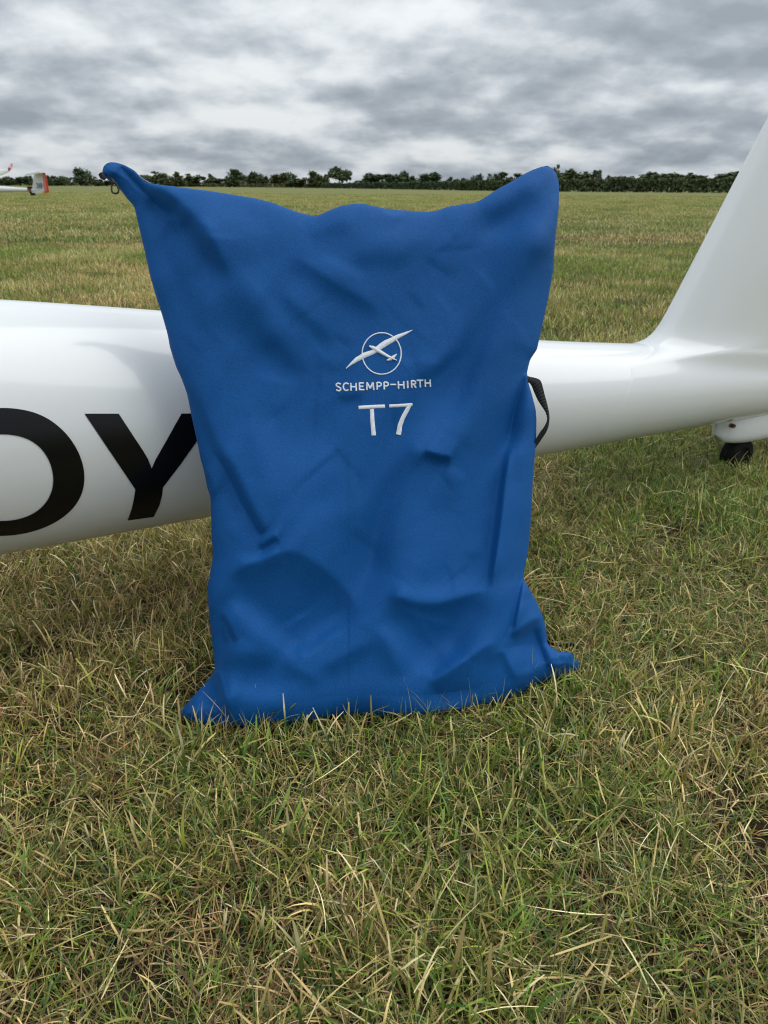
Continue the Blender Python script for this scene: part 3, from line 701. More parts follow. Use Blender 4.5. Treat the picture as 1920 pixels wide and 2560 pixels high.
def folds_height(P):
    fx = np.clip((P[:, 0] - GX[0]) / 4, 0, len(GX) - 2.001); fy = np.clip((P[:, 1] - GY[0]) / 4, 0, len(GY) - 2.001)
    i = fx.astype(int); j = fy.astype(int); a = fx - i; b_ = fy - j
    h = RELIEF[j, i] * (1 - a) * (1 - b_) + RELIEF[j, i + 1] * a * (1 - b_) + RELIEF[j + 1, i] * (1 - a) * b_ + RELIEF[j + 1, i + 1] * a * b_
    h = h + (vnoise(P[:, 0] / 95, P[:, 1] / 80, 21) - .5) * .0022 + (vnoise(P[:, 0] / 40 + P[:, 1] / 90, P[:, 1] / 46, 22) - .5) * .0010
    return h
TILT = R(17)
e1 = np.append((BAG_P2 - BAG_P1) / np.linalg.norm(BAG_P2 - BAG_P1), 0); away = np.array([-e1[1], e1[0], 0])
e2 = np.array([0, 0, 1.0]) * math.cos(TILT) + away * math.sin(TILT); bn = np.cross(e1, e2); bn = bn if bn[1] < 0 else -bn
bc = float(bn @ np.append(BAG_P1, 0.0))
# how far each column's hem has to come forward so that it rests on the turf
hem = B_; need = []
for q in hem:
    d = ray(*q); g_ = CAM + d * ((0.006 - CAM[2]) / d[2]); need.append(float(bn @ g_ - bc))
need = np.array(need)
def warp(P):
    yb = np.interp(P[:, 0], hem[:, 0], hem[:, 1]); wb = np.interp(P[:, 0], hem[:, 0], need)
    return wb * np.exp(-np.clip(yb - P[:, 1], 0, None) / 240.0)
def bag_point(P, extra=0.0, side=1):
    P = np.asarray(P, float).reshape(-1, 2); d = dist_outline(P); base = warp(P)
    rim = np.clip(d / 95.0, 0, 1); puff = np.sqrt(1 - (1 - rim) ** 2)
    lower = 1 / (1 + np.exp(-(P[:, 1] - 1050) / 220))
    yb = np.interp(P[:, 0], hem[:, 0], hem[:, 1]); hk = np.clip((yb - P[:, 1]) / 50.0, 0, 1)
    fh = folds_height(P) * hk
    if side > 0: h = base + puff * (0.018 + 0.016 * lower) + fh + extra
    else: h = base - puff * (0.030 + 0.03 * lower) + fh * (1 - rim)
    return on_plane(P[:, 0], P[:, 1], bn, bc + h)

bag = empty('storage_bag', (0.0, 1.02, 0.0))
tag(bag, 'large blue fabric bag with white stitched T7 leaning on the white glider boom', 'bag')
front = bag_point(G.reshape(-1, 2)); back = bag_point(G.reshape(-1, 2), side=-1).reshape(NV, NU, 3)[::3, ::3]
fo = mesh_obj('front_panel', front, grid_faces(NV, NU), M['cloth']); keep_parent(fo, bag)
# back panel shares the rim of the front one
GB_ = G[::3, ::3]
if (NV - 1) % 3 or (NU - 1) % 3:
    iv = sorted(set(list(range(0, NV, 3)) + [NV - 1])); iu = sorted(set(list(range(0, NU, 3)) + [NU - 1])); GB_ = G[np.ix_(iv, iu)]
back = bag_point(GB_.reshape(-1, 2), side=-1); nbv, nbu = GB_.shape[:2]
fr = front.reshape(NV, NU, 3)[np.ix_(iv, iu)].reshape(-1, 3); edge = np.zeros((nbv, nbu), bool); edge[0] = edge[-1] = True; edge[:, 0] = edge[:, -1] = True
back[edge.ravel()] = fr[edge.ravel()]
keep_parent(mesh_obj('back_panel', back, [f_[::-1] for f_ in grid_faces(nbv, nbu)], M['cloth']), bag)

# embroidery: satin-stitched strokes standing a little proud of the cloth
def stroke(parts, pts, widths, lift=.0006, step=4.0, dome=.0005, jag=.35):
    pts = np.array(pts, float) * (340 / 1659.) + np.array([800, 780]); widths = np.array(widths, float) * (340 / 1659.)
    s = np.concatenate([[0], np.cumsum(np.linalg.norm(np.diff(pts, axis=0), axis=1))])
    if len(widths) == 1: widths = np.repeat(widths, len(pts))
    m_ = max(3, int(s[-1] / step * 2)); q = np.linspace(0, s[-1], m_)
    c = np.stack([np.interp(q, s, pts[:, 0]), np.interp(q, s, pts[:, 1])], 1); wd = np.interp(q, s, widths)
    T = np.gradient(c, axis=0); T /= np.linalg.norm(T, axis=1)[:, None]; Nn = np.stack([-T[:, 1], T[:, 0]], 1)
    k = 5; V, UV = [], []
    for j in range(k):
        o_ = (j / (k - 1) - .5); hgt = dome * math.sqrt(max(0, 1 - (2 * o_) ** 2))
        jj = (rng.random(m_) - .5) * jag if j in (0, k - 1) else 0
        P = c + Nn * (o_ * wd + jj)[:, None]
        V.append(bag_point(P, extra=lift + hgt - (0.0012 if j in (0, k - 1) else 0))); UV.append(np.stack([q * .0006, 0 * q + o_ * wd * .0006], 1))
    V = np.stack(V, 1).reshape(-1, 3); UV = np.stack(UV, 1).reshape(-1, 2)
    parts.append((V, grid_faces(m_, k), UV))
def join(parts):
    V, F, UV = [], [], []; o_ = 0
    for v_, f_, u_ in parts: V.append(v_); UV.append(u_); F += [tuple(i + o_ for i in ff) for ff in f_]; o_ += len(v_)
    return np.concatenate(V), F, np.concatenate(UV)
def embroider(name, strokes, parent, label=None, **kw):
    parts = []
    for pts, wd in strokes: stroke(parts, pts, wd if isinstance(wd, (list, tuple)) else [wd], **kw)
    V, F, UV = join(parts); o = mesh_obj(name, V, F, M['thread'], uv=UV); keep_parent(o, bag)
    if parent is not bag: keep_parent(o, parent)
    if label: o['label'] = label
    return o
ringp = [(752 + 238 * math.cos(a), 507 + 253 * math.sin(a)) for a in np.linspace(-.6, 2 * math.pi - .6, 61)]
emb = embroider('glider_emblem', [(ringp, 19)], bag, 'white stitched emblem of a sailplane crossing a ring', jag=.5)
embroider('emblem_wing', [([(316,690),(380,632),(450,578),(540,528),(640,490),(690,460),(740,420),(800,380),(870,345),(950,300),(1040,262),(1130,220)], [8,34,58,68,60,66,72,74,66,52,36,8])], emb, lift=.0010, dome=.0006)
embroider('emblem_fuselage', [([(600,416),(650,436),(700,464),(760,500),(830,540),(890,568),(938,590)], [22,44,48,40,32,22,10])], emb, lift=.0019, dome=.0006)
embroider('emblem_tailplane', [([(814,590),(860,572),(900,545),(938,512)], [12,40,36,12])], emb, lift=.0015, dome=.0006)
def quad(l, r_, t_, b_):       # local (0..1, 0..1) letter box to crop coordinates, the line of text climbs slightly
    return lambda p: (l + (r_ - l) * p[0] + 4 * (p[1] - .5), t_ + (b_ - t_) * p[1])
S_ = [(.95,.16),(.7,.03),(.35,.02),(.08,.14),(.08,.34),(.35,.46),(.68,.56),(.93,.70),(.90,.88),(.62,1.0),(.3,.98),(.03,.86)]
LET = dict(S=[S_], C=[[(.98,.14),(.7,.0),(.35,.03),(.08,.28),(.05,.6),(.2,.88),(.55,1.0),(.98,.88)]], H=[[(.1,0),(.1,1)],[(.9,0),(.9,1)],[(.1,.5),(.9,.5)]],
    E=[[(.12,0),(.12,1)],[(.12,.06),(.95,.06)],[(.12,.5),(.85,.5)],[(.12,.94),(1,.94)]], M=[[(.08,1),(.12,0)],[(.12,0),(.5,.8)],[(.5,.8),(.86,0)],[(.86,0),(.94,1)]],
    P=[[(.15,0),(.15,1)],[(.15,.06),(.6,.05),(.92,.16),(.92,.42),(.6,.56),(.15,.56)]], I=[[(.5,0),(.5,1)]], R=[[(.15,0),(.15,1)],[(.15,.06),(.6,.05),(.9,.16),(.9,.40),(.6,.52),(.15,.52)],[(.5,.52),(.95,1)]],
    T=[[(0,.06),(1,.06)],[(.5,.06),(.5,1)]])
LET['-'] = [[(0, .5), (1, .5)]]
for ch, l, r_, t_, b_ in [('S',194,256,868,962),('C',280,350,868,960),('H',368,448,866,960),('E',474,540,862,954),('M',562,660,858,952),('P',686,752,856,948),('P',772,838,853,945),('-',858,930,880,892),
                          ('H',948,1030,845,936),('I',1052,1086,840,930),('R',1108,1172,836,926),('T',1180,1262,830,918),('H',1276,1352,824,914)]:
    f_ = quad(l, r_, t_, b_)
    embroider('embroidered_letter', [([f_(p) for p in st], 24) for st in LET[ch]], bag, dome=.0005, step=5)
embroider('embroidered_letter', [([(470,1166),(560,1160),(680,1153),(793,1150)], 52), ([(632,1182),(640,1330),(656,1505)], [58, 62, 66])], bag, 'large white letter T under the line of text')
embroider('embroidered_letter', [([(845,1148),(960,1142),(1128,1130)], 46), ([(1100,1122),(1060,1200),(1010,1290),(975,1385),(958,1495)], [52, 62, 64, 68, 76])], bag, 'large white figure 7 under the line of text')

# black webbing handle standing out from the right-hand seam
sc_ = 160 / 1361.
outp = np.array([(470,300),(510,350),(640,372),(740,405),(785,450),(815,540),(870,770),(920,940),(960,1130),(968,1260),(945,1420),(890,1550),(800,1680),(740,1770),(655,1890)], float) * sc_ + [1260, 900]
inp = np.array([(450,440),(500,465),(545,490),(575,530),(600,575),(640,680),(715,850),(800,980),(890,1110),(925,1240),(905,1330),(850,1430),(770,1530),(715,1620),(640,1760)], float) * sc_ + [1260, 900]
ctr = (outp + inp) / 2; dv = outp - inp; WEB = .021
def dense_path(p, n_): 
    s = np.linspace(0, 1, len(p)); q = np.linspace(0, 1, n_); r_ = np.stack([np.interp(q, s, p[:, k]) for k in range(p.shape[1])], 1)
    for _ in range(3): r_[1:-1] = .5 * r_[1:-1] + .25 * (r_[:-2] + r_[2:])
    return r_
outd, ind_ = dense_path(outp, 70), dense_path(inp, 70)
base_c = float(bn @ bag_point([(1335, 1000)])[0]); Vs, UVs = [], []; run = 0; prev = None
for i in range(70):
    a = on_plane(outd[i][0], outd[i][1], bn, base_c - .012); b_ = on_plane(ind_[i][0], ind_[i][1], bn, base_c - .012)
    w_in = np.linalg.norm(a - b_); dep = math.sqrt(max(WEB ** 2 - w_in ** 2, 0)) if w_in < WEB else 0
    a = on_plane(outd[i][0], outd[i][1], bn, base_c - .012 - dep * .5); b_ = on_plane(ind_[i][0], ind_[i][1], bn, base_c - .012 + dep * .5)
    if prev is not None: run += np.linalg.norm((a + b_) / 2 - prev)
    prev = (a + b_) / 2; tn = bn * .0007
    for q, vv2 in ((a + tn, 0), (b_ + tn, 1), (b_ - tn, 1), (a - tn, 0)): Vs.append(q); UVs.append((run, vv2 * .02))
keep_parent(mesh_obj('webbing_handle', Vs, grid_faces(70, 4, True), M['webbing'], uv=UVs), bag)

# zip: black tape end, teeth along the mouth and the hanging pull
def bp(x, y, e=0.0): return bag_point([(x, y)], extra=e)[0]
zc_ = float(bn @ bp(262, 434))
def pl(x, y, e=0.0): return on_plane(x, y, bn, zc_ + e)
V_, F_ = tube([pl(251, 434), pl(256, 441), pl(263, 447)], [.0035, .0045, .003], 8); keep_parent(mesh_obj('zip_tape_end', V_, F_, M['tape']), bag)
zt_c = float(bn @ bp(352, 456)); tape = [on_plane(x, y, bn, zt_c - .006) for x, y in ((338, 434), (350, 446), (362, 455), (376, 463), (392, 470))]
V_, F_ = tube(tape, .0016, 6); zt_o = mesh_obj('zip_tape', V_, F_, M['tape']); keep_parent(zt_o, bag)
tp = np.array(tape); s_ = np.linspace(0, 1, 15); mt = None
for i, q in enumerate(s_):
    p_ = np.array([np.interp(q, np.linspace(0, 1, 5), tp[:, k]) for k in range(3)]) + np.array([0, 0, .0022]) + bn * (.001 if i % 2 else -.001)
    if mt is None:
        V_, F_ = box((0, 0, 0), (.0017, .004, .0030)); o = mesh_obj('zip_tooth', V_, F_, M['metal'], smooth=False); mt = o.data
    else: o = bpy.data.objects.new('zip_tooth', mt); C.objects.link(o)
    o.location = p_; o.parent = zt_o; o.rotation_euler = (0, R(-32), R(12))
lp = [(282,452),(279,466),(279,476),(282,482),(289,484),(295,482),(297,475),(293,464),(287,455)]
loop_ = np.array([pl(x, y, -.002) for x, y in lp + [lp[0]]]); V_, F_ = tube(loop_, .0014, 8, cap=False); zp = mesh_obj('zip_pull', V_, F_, M['dark_metal']); keep_parent(zp, bag)
V_, F_ = tube([pl(275, 444), pl(282, 452), pl(286, 458)], [.002, .003, .002], 8); zs_o = mesh_obj('zip_slider', V_, F_, M['dark_metal']); keep_parent(zs_o, bag)

# ------------------------------------------------------------------ glider parked far off
YG = 57.0
def gpx(x, y, dY=0.0): return at_Y(np.array(x, float), np.array(y, float), YG + dY)
far_g = empty('parked_glider', tuple(at_ground(96, YG))); tag(far_g, 'small far-off white glider with red rudder and red wing tip at the field edge', 'glider')
def far_part(name, V, F, mat, parent=None, smooth=True):
    o = mesh_obj(name, V, F, M[mat], smooth=smooth); keep_parent(o, far_g)
    if parent: keep_parent(o, parent)
    return o
bx = np.array([-180, -100, 0, 40, 76, 100]); ct = np.array([472, 472.5, 473, 474, 475, 476.5]); hb = np.array([12, 10, 7.5, 5.5, 4.2, 2.2])
V_, F_ = tube(gpx(bx, ct), hb * .0284, 16); far_part('tail_boom', V_, F_, 'gelcoat')
def slab(cornersA, thick_pts, name, mat, parent=None):
    """a tapered plate from picture-plane corners at the glider's distance, with real thickness"""
    A_ = np.array([gpx(x, y) for x, y in cornersA]); th_ = np.array(thick_pts)[:, None] * np.array([0, 1.0, 0]); V_ = np.concatenate([A_ - th_, A_ + th_]); k = len(A_)
    F_ = [tuple(range(k))[::-1], tuple(range(k, 2 * k))] + [(i, (i + 1) % k, k + (i + 1) % k, k + i) for i in range(k)]
    return far_part(name, V_, F_, mat, parent, smooth=False)
fin_f = slab([(86, 433), (107.5, 432), (112.5, 483), (80, 482)], [.05, .07, .09, .06], 'fin', 'gelcoat')
slab([(108, 432), (113, 432), (123.5, 480), (113, 483)], [.06, .02, .02, .085], 'rudder', 'red')
slab([(107.7, 434), (110.6, 434), (118, 476), (113.3, 480)], [.10, .08, .07, .115], 'rudder_stripe', 'pale_red')
def plate(pts3, thick, name, mat, parent=None):
    A_ = np.array(pts3); up = np.array([0, 0, thick / 2]); V_ = np.concatenate([A_ - up, A_ + up]); k = len(A_)
    F_ = [tuple(range(k)), tuple(range(k, 2 * k))[::-1]] + [(i, k + i, k + (i + 1) % k, (i + 1) % k) for i in range(k)]
    return far_part(name, V_, F_, mat, parent, smooth=False)
a0, a1 = gpx(84, 431), gpx(119, 428); plate([a0 + [0, -1.3, -.17], a1 + [0, -1.3, -.10], a1 + [-.1, 1.3, .20], a0 + [.15, 1.3, .16]], .09, 'tailplane', 'gelcoat')
slab([(106, 480), (112, 477), (113, 485), (111.5, 487)], [.12, .12, .12, .12], 'yellow_flash', 'yellow')
def far_strip(path, name='fin_number', parent=fin_f):
    c = np.array([gpx(x, y, -.16) for x, y in path]); V_, F_ = tube(c, .030, 6); far_part(name, V_, F_, 'bluegrey', parent)
far_strip([(90, 460), (92, 458.5), (95, 459.5), (95, 462), (93, 463.5), (95.5, 465), (95.5, 468), (93, 469.5), (91, 468)])
far_strip([(101, 464), (98.5, 461.5), (99.5, 459), (102, 458.5), (104.5, 460), (104, 462.5), (101, 464), (98.5, 466), (99, 468.5), (102, 469.5), (105, 467.5), (104.5, 465), (101, 464)])
# tail dolly
g0 = at_ground(76, YG); V_, F_ = tube([gpx(74, 466), gpx(75, 477)], .17, 12); dl = far_part('tail_dolly', V_, F_, 'rust')
V_, F_ = tube([gpx(75, 476), gpx(80, 488)], [.10, .07], 8); far_part('dolly_arm', V_, F_, 'rubber', dl)
gz_ = at_ground(80, YG)
V_, F_ = tube([gz_ + [0, -.05, .13], gz_ + [0, .05, .13]], .13, 16); far_part('dolly_wheel', V_, F_, 'rubber', dl)
# wing reaching back behind the boom, red at the tip
def wing_pt(x, y, dY): return gpx(x, y, dY)
wtop = [(-230, 466, 0, 1.0), (-110, 450, 4, .85), (0, 432, 8, .45), (23, 424.5, 9, .22)]
V_ = []
for x, y, dY, chd in wtop:
    p_ = gpx(x, y, dY); 
    for k in range(10):
        a = 2 * math.pi * k / 10; V_.append(p_ + np.array([chd * .45 * math.cos(a) * .3, chd * .5 * math.cos(a), (.06 + chd * .30) * math.sin(a)]))
F_ = grid_faces(4, 10, True) + [tuple(range(10)), tuple(reversed(range(30, 40)))]; wg = far_part('wing', V_, F_, 'gelcoat')
p0, p1_ = gpx(24, 422, 9), gpx(30, 409.5, 9.3); V_, F_ = tube([p0, (p0 + p1_) / 2, p1_], [.13, .10, .05], 8); far_part('winglet', V_, F_, 'pale_red', wg)

# ------------------------------------------------------------------ trees and hedge at the far side of the field
def leaf_material(name, c0, c1):
    m, n, b = principled(name, c0, 0.7, **{'Specular IOR Level': 0.2})
    at = n.new('ShaderNodeAttribute', attribute_name='Col')
    oi = n.new('ShaderNodeObjectInfo')
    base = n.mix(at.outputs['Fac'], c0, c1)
    tint = n.mix(oi.outputs['Random'], (0.80, 0.9, 0.95), (1.2, 1.1, 0.95))
    n.l.new(n.mix(1.0, base, tint, 'MULTIPLY'), b.inputs['Base Color']); return m
M['leaf_dark'] = leaf_material('dark_foliage', (0.052, 0.074, 0.036), (0.090, 0.118, 0.052))
M['leaf_olive'] = leaf_material('olive_foliage', (0.060, 0.070, 0.026), (0.100, 0.105, 0.040))
M['leaf_grey'] = leaf_material('grey_foliage', (0.058, 0.076, 0.052), (0.095, 0.115, 0.075))
m, n, b = principled('bark', (0.06, 0.05, 0.04), 0.9); noise_bump(n, b, 4, .6, .1); M['bark'] = m

def leaves(centres, n_, size, seed, flat=1.0):
    rg = np.random.default_rng(seed); cs = np.array([c[:3] for c in centres]); rr = np.array([c[3:6] for c in centres])
    wgt = np.prod(rr, axis=1) ** (2 / 3); wgt /= wgt.sum()
    k = rg.choice(len(cs), n_, p=wgt); d = rg.normal(size=(n_, 3)); d /= np.linalg.norm(d, axis=1)[:, None]
    rad = rg.random(n_) ** .35 * (1 + .18 * rg.normal(size=n_)); P = cs[k] + d * rad[:, None] * rr[k]
    a = rg.normal(size=(n_, 3)); a /= np.linalg.norm(a, axis=1)[:, None]; b_ = np.cross(a, rg.normal(size=(n_, 3))); b_ /= np.linalg.norm(b_, axis=1)[:, None]
    s = size * rg.uniform(.6, 1.4, n_)[:, None]
    V = np.stack([P - a * s, P - b_ * s * .8, P + a * s, P + b_ * s * .8], 1).reshape(-1, 3)
    F = np.arange(n_ * 4).reshape(-1, 4); col = np.repeat(rg.random(n_), 4)
    return V, F, np.stack([col] * 3, 1)
def crown_lobes(kind, rg):
    L = []
    if kind == 'round':
        L.append((0, 0, .52, .40, .40, .42))
        for _ in range(9):
            a = rg.uniform(0, 6.28); z = rg.uniform(.1, .9); r_ = .36 * math.sqrt(max(.05, 1 - ((z - .5) / .5) ** 2)); q = rg.uniform(.13, .22); L.append((r_ * math.cos(a), r_ * math.sin(a), z, q, q, q * .9))
    elif kind == 'broad':
        for _ in range(13):
            x = rg.uniform(-.42, .42); h = 1 - 1.5 * x * x; q = rg.uniform(.12, .2); L.append((x, rg.uniform(-.25, .25), rg.uniform(.1, .85) * h, q, q, q * 1.1))
    elif kind == 'pointed':
        for i in range(9):
            z = i / 9; q = .42 * (1 - z) ** .8 + .07; L.append((rg.normal(0, .06), rg.normal(0, .06), z * .92 + .06, q, q, .10))
    elif kind == 'sparse':
        for _ in range(9):
            a = rg.uniform(0, 6.28); z = rg.uniform(.25, .92); r_ = rg.uniform(.1, .38); q = rg.uniform(.08, .15); L.append((r_ * math.cos(a), r_ * math.sin(a), z, q, q, q))
    return L
crowns = {}
for kind, cnt in (('round', 3), ('broad', 3), ('pointed', 2), ('sparse', 2)):
    for i in range(cnt):
        for leaf in ('leaf_dark', 'leaf_olive', 'leaf_grey'):
            rg = np.random.default_rng(hash((kind, i)) % 1000 if False else len(kind) * 31 + i * 7)
            V, F, K = leaves(crown_lobes(kind, rg), 1000 if kind != 'sparse' else 480, .060, 40 + i + len(kind))
            me = bpy.data.meshes.new('crown'); me.from_pydata(V.tolist(), [], F.tolist())
            a = me.color_attributes.new('Col', 'FLOAT_COLOR', 'POINT'); a.data.foreach_set('color', np.concatenate([K, np.ones((len(K), 1))], 1).ravel()); me.materials.append(M[leaf]); crowns[(kind, i, leaf)] = me
tv, tf = [], []
rg = np.random.default_rng(5)
def add_tube(path, rad, n_=6):
    V, F = tube(path, rad, n_, cap=False); o_ = sum(len(v_) for v_ in tv); tv.append(V); tf.extend([tuple(i + o_ for i in f_) for f_ in F])
add_tube([(0, 0, 0), (.01, 0, .25), (-.01, .01, .5), (.01, 0, .8)], [.035, .028, .020, .008])
for k in range(6):
    a = k * 1.05 + .3; z = .22 + .09 * k; add_tube([(0, 0, z), (.14 * math.cos(a), .14 * math.sin(a), z + .12), (.27 * math.cos(a), .27 * math.sin(a), z + .19)], [.016, .011, .004], 5)
trunk_me = bpy.data.meshes.new('trunk'); trunk_me.from_pydata(np.concatenate(tv).tolist(), [], tf); trunk_me.materials.append(M['bark'])

# x, top row, width (picture sizes), distance, kind, variant, leaf, name, label
TREES = [
 (8, 443, 24, 470, 'round', 0, 'leaf_dark', 'tree', 'low dark tree at the picture edge above the far glider boom'),
 (27, 440, 26, 480, 'broad', 0, 'leaf_dark', 'tree', 'dark tree just left of the wide clump, over the far glider boom'),
 (52, 438, 46, 470, 'broad', 1, 'leaf_dark', 'tree', 'wide dark tree immediately left of the far glider fin'),
 (80, 438, 18, 520, 'pointed', 0, 'leaf_grey', 'tree', 'slim greyish tree touching the leading edge of the far glider fin'),
 (124, 437, 20, 480, 'pointed', 0, 'leaf_dark', 'tree', 'dark pointed tree directly behind the red rudder of the far glider'),
 (143, 439, 24, 470, 'round', 1, 'leaf_dark', 'tree', 'small dark tree in the gap right of the red rudder, pointed neighbour on its left'),
 (163, 440, 24, 470, 'round', 2, 'leaf_dark', 'tree', 'small dark rounded tree at the end of the row right of the far glider'),
 (186, 443, 20, 620, 'sparse', 0, 'leaf_grey', 'tree', 'faint pale tree close to the left side of the tall round tree'),
 (215, 422, 42, 440, 'round', 0, 'leaf_dark', 'tree', 'tall round tree standing free between the far glider and the bag corner'),
 (243, 445, 26, 600, 'broad', 2, 'leaf_grey', 'tree', 'low grey-green tree between the tall round tree and the bag corner'),
 (268, 448, 36, 470, 'broad', 1, 'leaf_dark', 'tree', 'low dark tree mostly hidden behind the folded corner of the bag'),
 (372, 437, 40, 450, 'round', 2, 'leaf_dark', 'tree', 'dark tree showing right beside the zip teeth of the bag'),
 (398, 427, 46, 450, 'pointed', 1, 'leaf_dark', 'tree', 'broad peaked dark tree, first peak right of the zip'),
 (422, 437, 30, 460, 'round', 0, 'leaf_dark', 'tree', 'dark tree filling the dip between the two peaked trees near the zip'),
 (446, 428, 34, 450, 'pointed', 0, 'leaf_olive', 'tree', 'olive peaked tree, second peak right of the zip'),
 (474, 433, 34, 460, 'pointed', 1, 'leaf_dark', 'tree', 'dark peaked tree just right of the olive peaked one'),
 (500, 437, 40, 460, 'broad', 0, 'leaf_dark', 'tree', 'low wide dark tree over the left slope of the bag top'),
 (527, 433, 22, 460, 'pointed', 0, 'leaf_dark', 'tree', 'narrow dark pointed tree left of the big round crown over the bag slope'),
 (552, 442, 40, 450, 'broad', 2, 'leaf_dark', 'tree', 'low dark tree tucked against the left of the big round crown'),
 (589, 422, 44, 430, 'round', 1, 'leaf_dark', 'tree', 'big round dark crown over the left slope of the bag top'),
 (619, 438, 28, 440, 'round', 2, 'leaf_dark', 'tree', 'small dark tree on the right shoulder of the big round crown'),
 (646, 431, 34, 440, 'round', 0, 'leaf_dark', 'tree', 'dark tree with a gap of sky beside it, left of the brownish tree'),
 (686, 430, 56, 440, 'broad', 1, 'leaf_olive', 'tree', 'wide brownish-olive tree in the middle of the left tree row'),
 (722, 431, 30, 450, 'round', 2, 'leaf_dark', 'tree', 'dark tree peeping over the right side of the brownish tree'),
 (731, 447, 34, 330, 'round', 0, 'leaf_dark', 'bush', 'small dark bush in front of the row, left of the olive dome'),
 (764, 444, 52, 330, 'broad', 0, 'leaf_olive', 'bush', 'olive dome-shaped bush standing in front of the tree row'),
 (787, 427, 34, 450, 'round', 1, 'leaf_dark', 'tree', 'dark tree rising behind the olive dome-shaped bush'),
 (810, 437, 26, 450, 'round', 2, 'leaf_dark', 'tree', 'lower dark tree between the olive dome and the tall open crown'),
 (849, 419, 46, 420, 'round', 0, 'leaf_dark', 'tree', 'tall crown with sky showing under it, above the middle of the bag'),
 (867, 431, 26, 425, 'sparse', 1, 'leaf_dark', 'tree', 'thin tree leaning on the right side of the tall open crown'),
 (897, 451, 24, 430, 'sparse', 0, 'leaf_grey', 'tree', 'low thin grey tree in the sky gap right of the tall crown'),
 (917, 441, 28, 420, 'round', 1, 'leaf_dark', 'tree', 'dark tree on the left flank of the wide triangular crown'),
 (948, 429, 62, 410, 'broad', 2, 'leaf_dark', 'tree', 'wide dark triangular crown above the middle dip of the bag'),
 (976, 441, 26, 420, 'round', 2, 'leaf_dark', 'tree', 'small tree joining the triangular crown to its right neighbour'),
 (1003, 430, 34, 410, 'round', 0, 'leaf_dark', 'tree', 'rounded tree between the triangular crown and the long domed crown'),
 (1054, 428, 68, 400, 'broad', 1, 'leaf_dark', 'tree', 'long domed dark crown over the right part of the bag top'),
 (1085, 441, 36, 400, 'round', 1, 'leaf_dark', 'tree', 'dark tree trailing off the right end of the long domed crown'),
 (1126, 441, 22, 380, 'pointed', 0, 'leaf_olive', 'tree', 'small peaked olive tree in the sky gap before the hedge'),
 (1152, 446, 34, 370, 'round', 2, 'leaf_olive', 'tree', 'small olive tree just right of the peaked olive one'),
 (1187, 437, 32, 400, 'round', 0, 'leaf_grey', 'tree', 'grey-green tree above the start of the bag shoulder'),
 (1242, 430, 50, 380, 'round', 1, 'leaf_dark', 'tree', 'dark rounded tree over the rising right shoulder of the bag'),
 (1285, 433, 46, 380, 'sparse', 1, 'leaf_dark', 'tree', 'open thin crown just left of the bag peak'),
 (1322, 436, 46, 380, 'round', 2, 'leaf_dark', 'tree', 'tree half hidden by the rising bag peak'),
 (1388, 409, 22, 340, 'pointed', 1, 'leaf_dark', 'conifer', 'single spiky conifer poking up behind the right bag corner'),
 (1419, 426, 50, 360, 'round', 0, 'leaf_dark', 'tree', 'dark rounded tree directly right of the bag corner'),
 (1458, 429, 50, 350, 'broad', 0, 'leaf_dark', 'tree', 'dark tree between the rounded tree and the wispy one, above the hedge'),
 (1487, 424, 28, 340, 'sparse', 0, 'leaf_grey', 'tree', 'wispy tall thin tree at the sky gap above the hedge'),
 (1536, 435, 38, 350, 'broad', 2, 'leaf_dark', 'tree', 'low tree standing by itself in the sky gap above the hedge'),
 (1597, 428, 66, 350, 'broad', 1, 'leaf_olive', 'tree', 'first wide tree of the long row right of the sky gap'),
 (1655, 426, 74, 340, 'broad', 2, 'leaf_dark', 'tree', 'tallest wide tree in the middle of the long right-hand row'),
 (1715, 432, 66, 340, 'broad', 0, 'leaf_dark', 'tree', 'lower wide tree between the tallest one and the last before the fin'),
 (1785, 426, 92, 340, 'broad', 1, 'leaf_dark', 'tree', 'last broad tree fully visible left of the white fin'),
 (1850, 431, 60, 340, 'round', 1, 'leaf_dark', 'tree', 'tree touching the leading edge of the white fin'),
]
def ztop(x, y, D): return float(at_Y(np.array(float(x)), np.array(float(y)), D)[2])
for x, y, wpx, D, kind, i, leaf, nm, lab in TREES:
    D *= .8
    r_ = empty(nm, tuple(at_ground(x, D))); H_ = ztop(x, y, D); W_ = wpx * D / cf[1] * cf[1] ** 2 / FPX * 1.42
    tag(r_, lab, 'bush' if nm == 'bush' else 'tree', 'bushes in front of the tree row' if nm == 'bush' else 'trees along the far side of the field')
    lo = .02 if nm == 'bush' else (.30 if kind == 'round' and wpx > 36 and x in (849,) else .0)
    c_ = bpy.data.objects.new('crown', crowns[(kind, i, leaf)]); C.objects.link(c_); c_.parent = r_
    c_.scale = (W_, W_ * .9, H_ * (1.0 - lo) * .99); c_.location = (0, 0, H_ * lo); c_.rotation_euler = (0, 0, 0 if kind == 'broad' else rng.uniform(0, 6.28))
    if nm != 'bush':
        t_ = bpy.data.objects.new('trunk', trunk_me); C.objects.link(t_); t_.parent = r_; t_.scale = (W_ * .9, W_ * .9, H_ * .95)

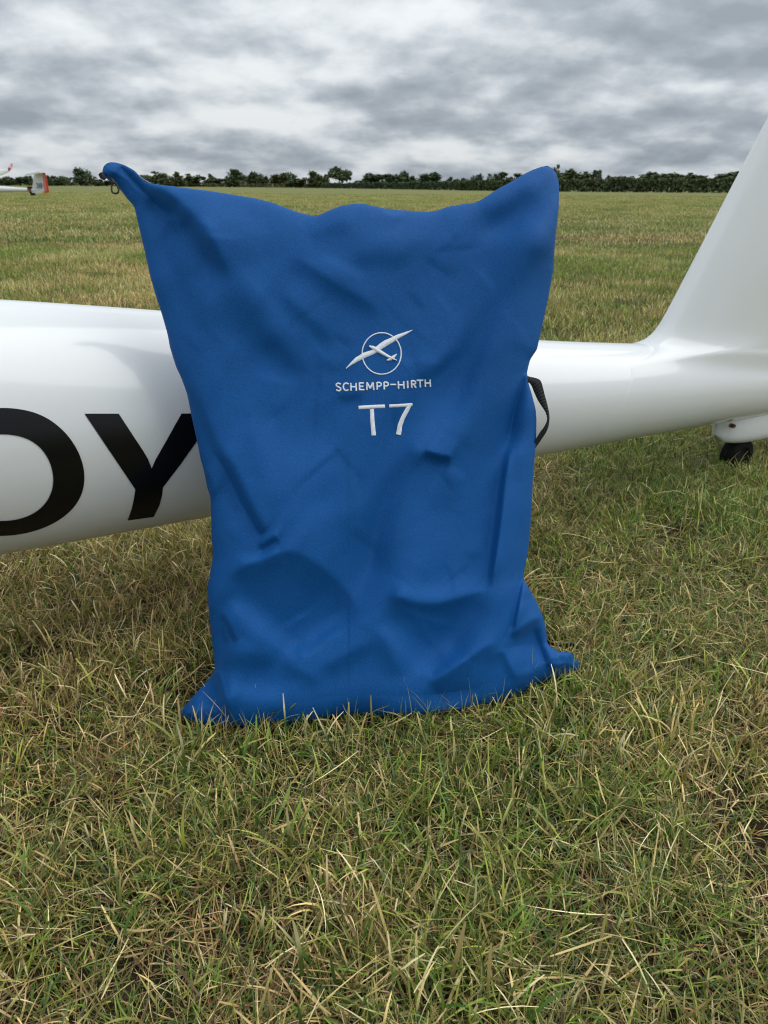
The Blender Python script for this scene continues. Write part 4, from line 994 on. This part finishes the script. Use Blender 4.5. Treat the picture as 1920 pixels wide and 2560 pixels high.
# the hedge: dense right-hand stretch, then lower stretches receding to the left
def hedge(pts, tops, depth, n_, size, leaf, name, label, seed):
    rg = np.random.default_rng(seed); V, F, K = [], [], []
    base = np.array([at_ground(x, D) for x, D in pts]); H = np.array([ztop(x, y, D) for (x, D), y in zip(pts, tops)])
    seg = np.linalg.norm(np.diff(base, axis=0), axis=1); cum = np.concatenate([[0], np.cumsum(seg)]); q = rg.random(n_) * cum[-1]
    P = np.stack([np.interp(q, cum, base[:, k]) for k in range(3)], 1); h = np.interp(q, cum, H)
    h = h * (.90 + .16 * vnoise(q / 3.1, q * 0, seed) + .10 * vnoise(q / .9, q * 0, seed + 1))
    f_ = rg.random(n_) ** .8; P[:, 2] = f_ * h; P[:, 1] += (rg.random(n_) - .5) * depth * (1 - .4 * f_) + .5 * depth * vnoise(q / 2.2, P[:, 2] * .7, seed + 2)
    a = rg.normal(size=(n_, 3)); a /= np.linalg.norm(a, axis=1)[:, None]; b_ = np.cross(a, rg.normal(size=(n_, 3))); b_ /= np.linalg.norm(b_, axis=1)[:, None]
    s = size * rg.uniform(.6, 1.4, n_)[:, None]
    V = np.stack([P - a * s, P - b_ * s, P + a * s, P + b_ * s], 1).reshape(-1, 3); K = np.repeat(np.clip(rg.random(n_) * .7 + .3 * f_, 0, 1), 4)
    o = mesh_obj(name, V, np.arange(n_ * 4).reshape(-1, 4), M[leaf], smooth=False, col=np.stack([K] * 3, 1))
    return tag(o, label, 'hedge')
hedge([(1150, 175), (1400, 150), (1700, 142), (2050, 138), (2300, 136), (3000, 132)], [455, 449, 447, 446, 447, 450], 2.2, 21000, .22, 'leaf_dark', 'hedge', 'tall dense dark hedge right of the bag, ending behind the white fin', 61)
hedge([(760, 300), (900, 250), (1030, 210), (1160, 178)], [459.5, 458, 456, 454], 2.0, 7000, .24, 'leaf_dark', 'hedge', 'lower dark hedge seen over the middle and right of the bag top', 62)
hedge([(340, 400), (480, 370), (620, 335), (770, 300)], [459, 459, 459.5, 459.5], 2.0, 3500, .26, 'leaf_olive', 'hedge', 'thin low olive hedge under the trees left of the middle', 63)
hedge([(-900, 400), (-80, 410), (120, 410), (340, 402)], [449, 453, 454, 456], 2.2, 9000, .30, 'leaf_dark', 'hedge', 'low dark scrubby hedge under the trees behind the far glider', 64)
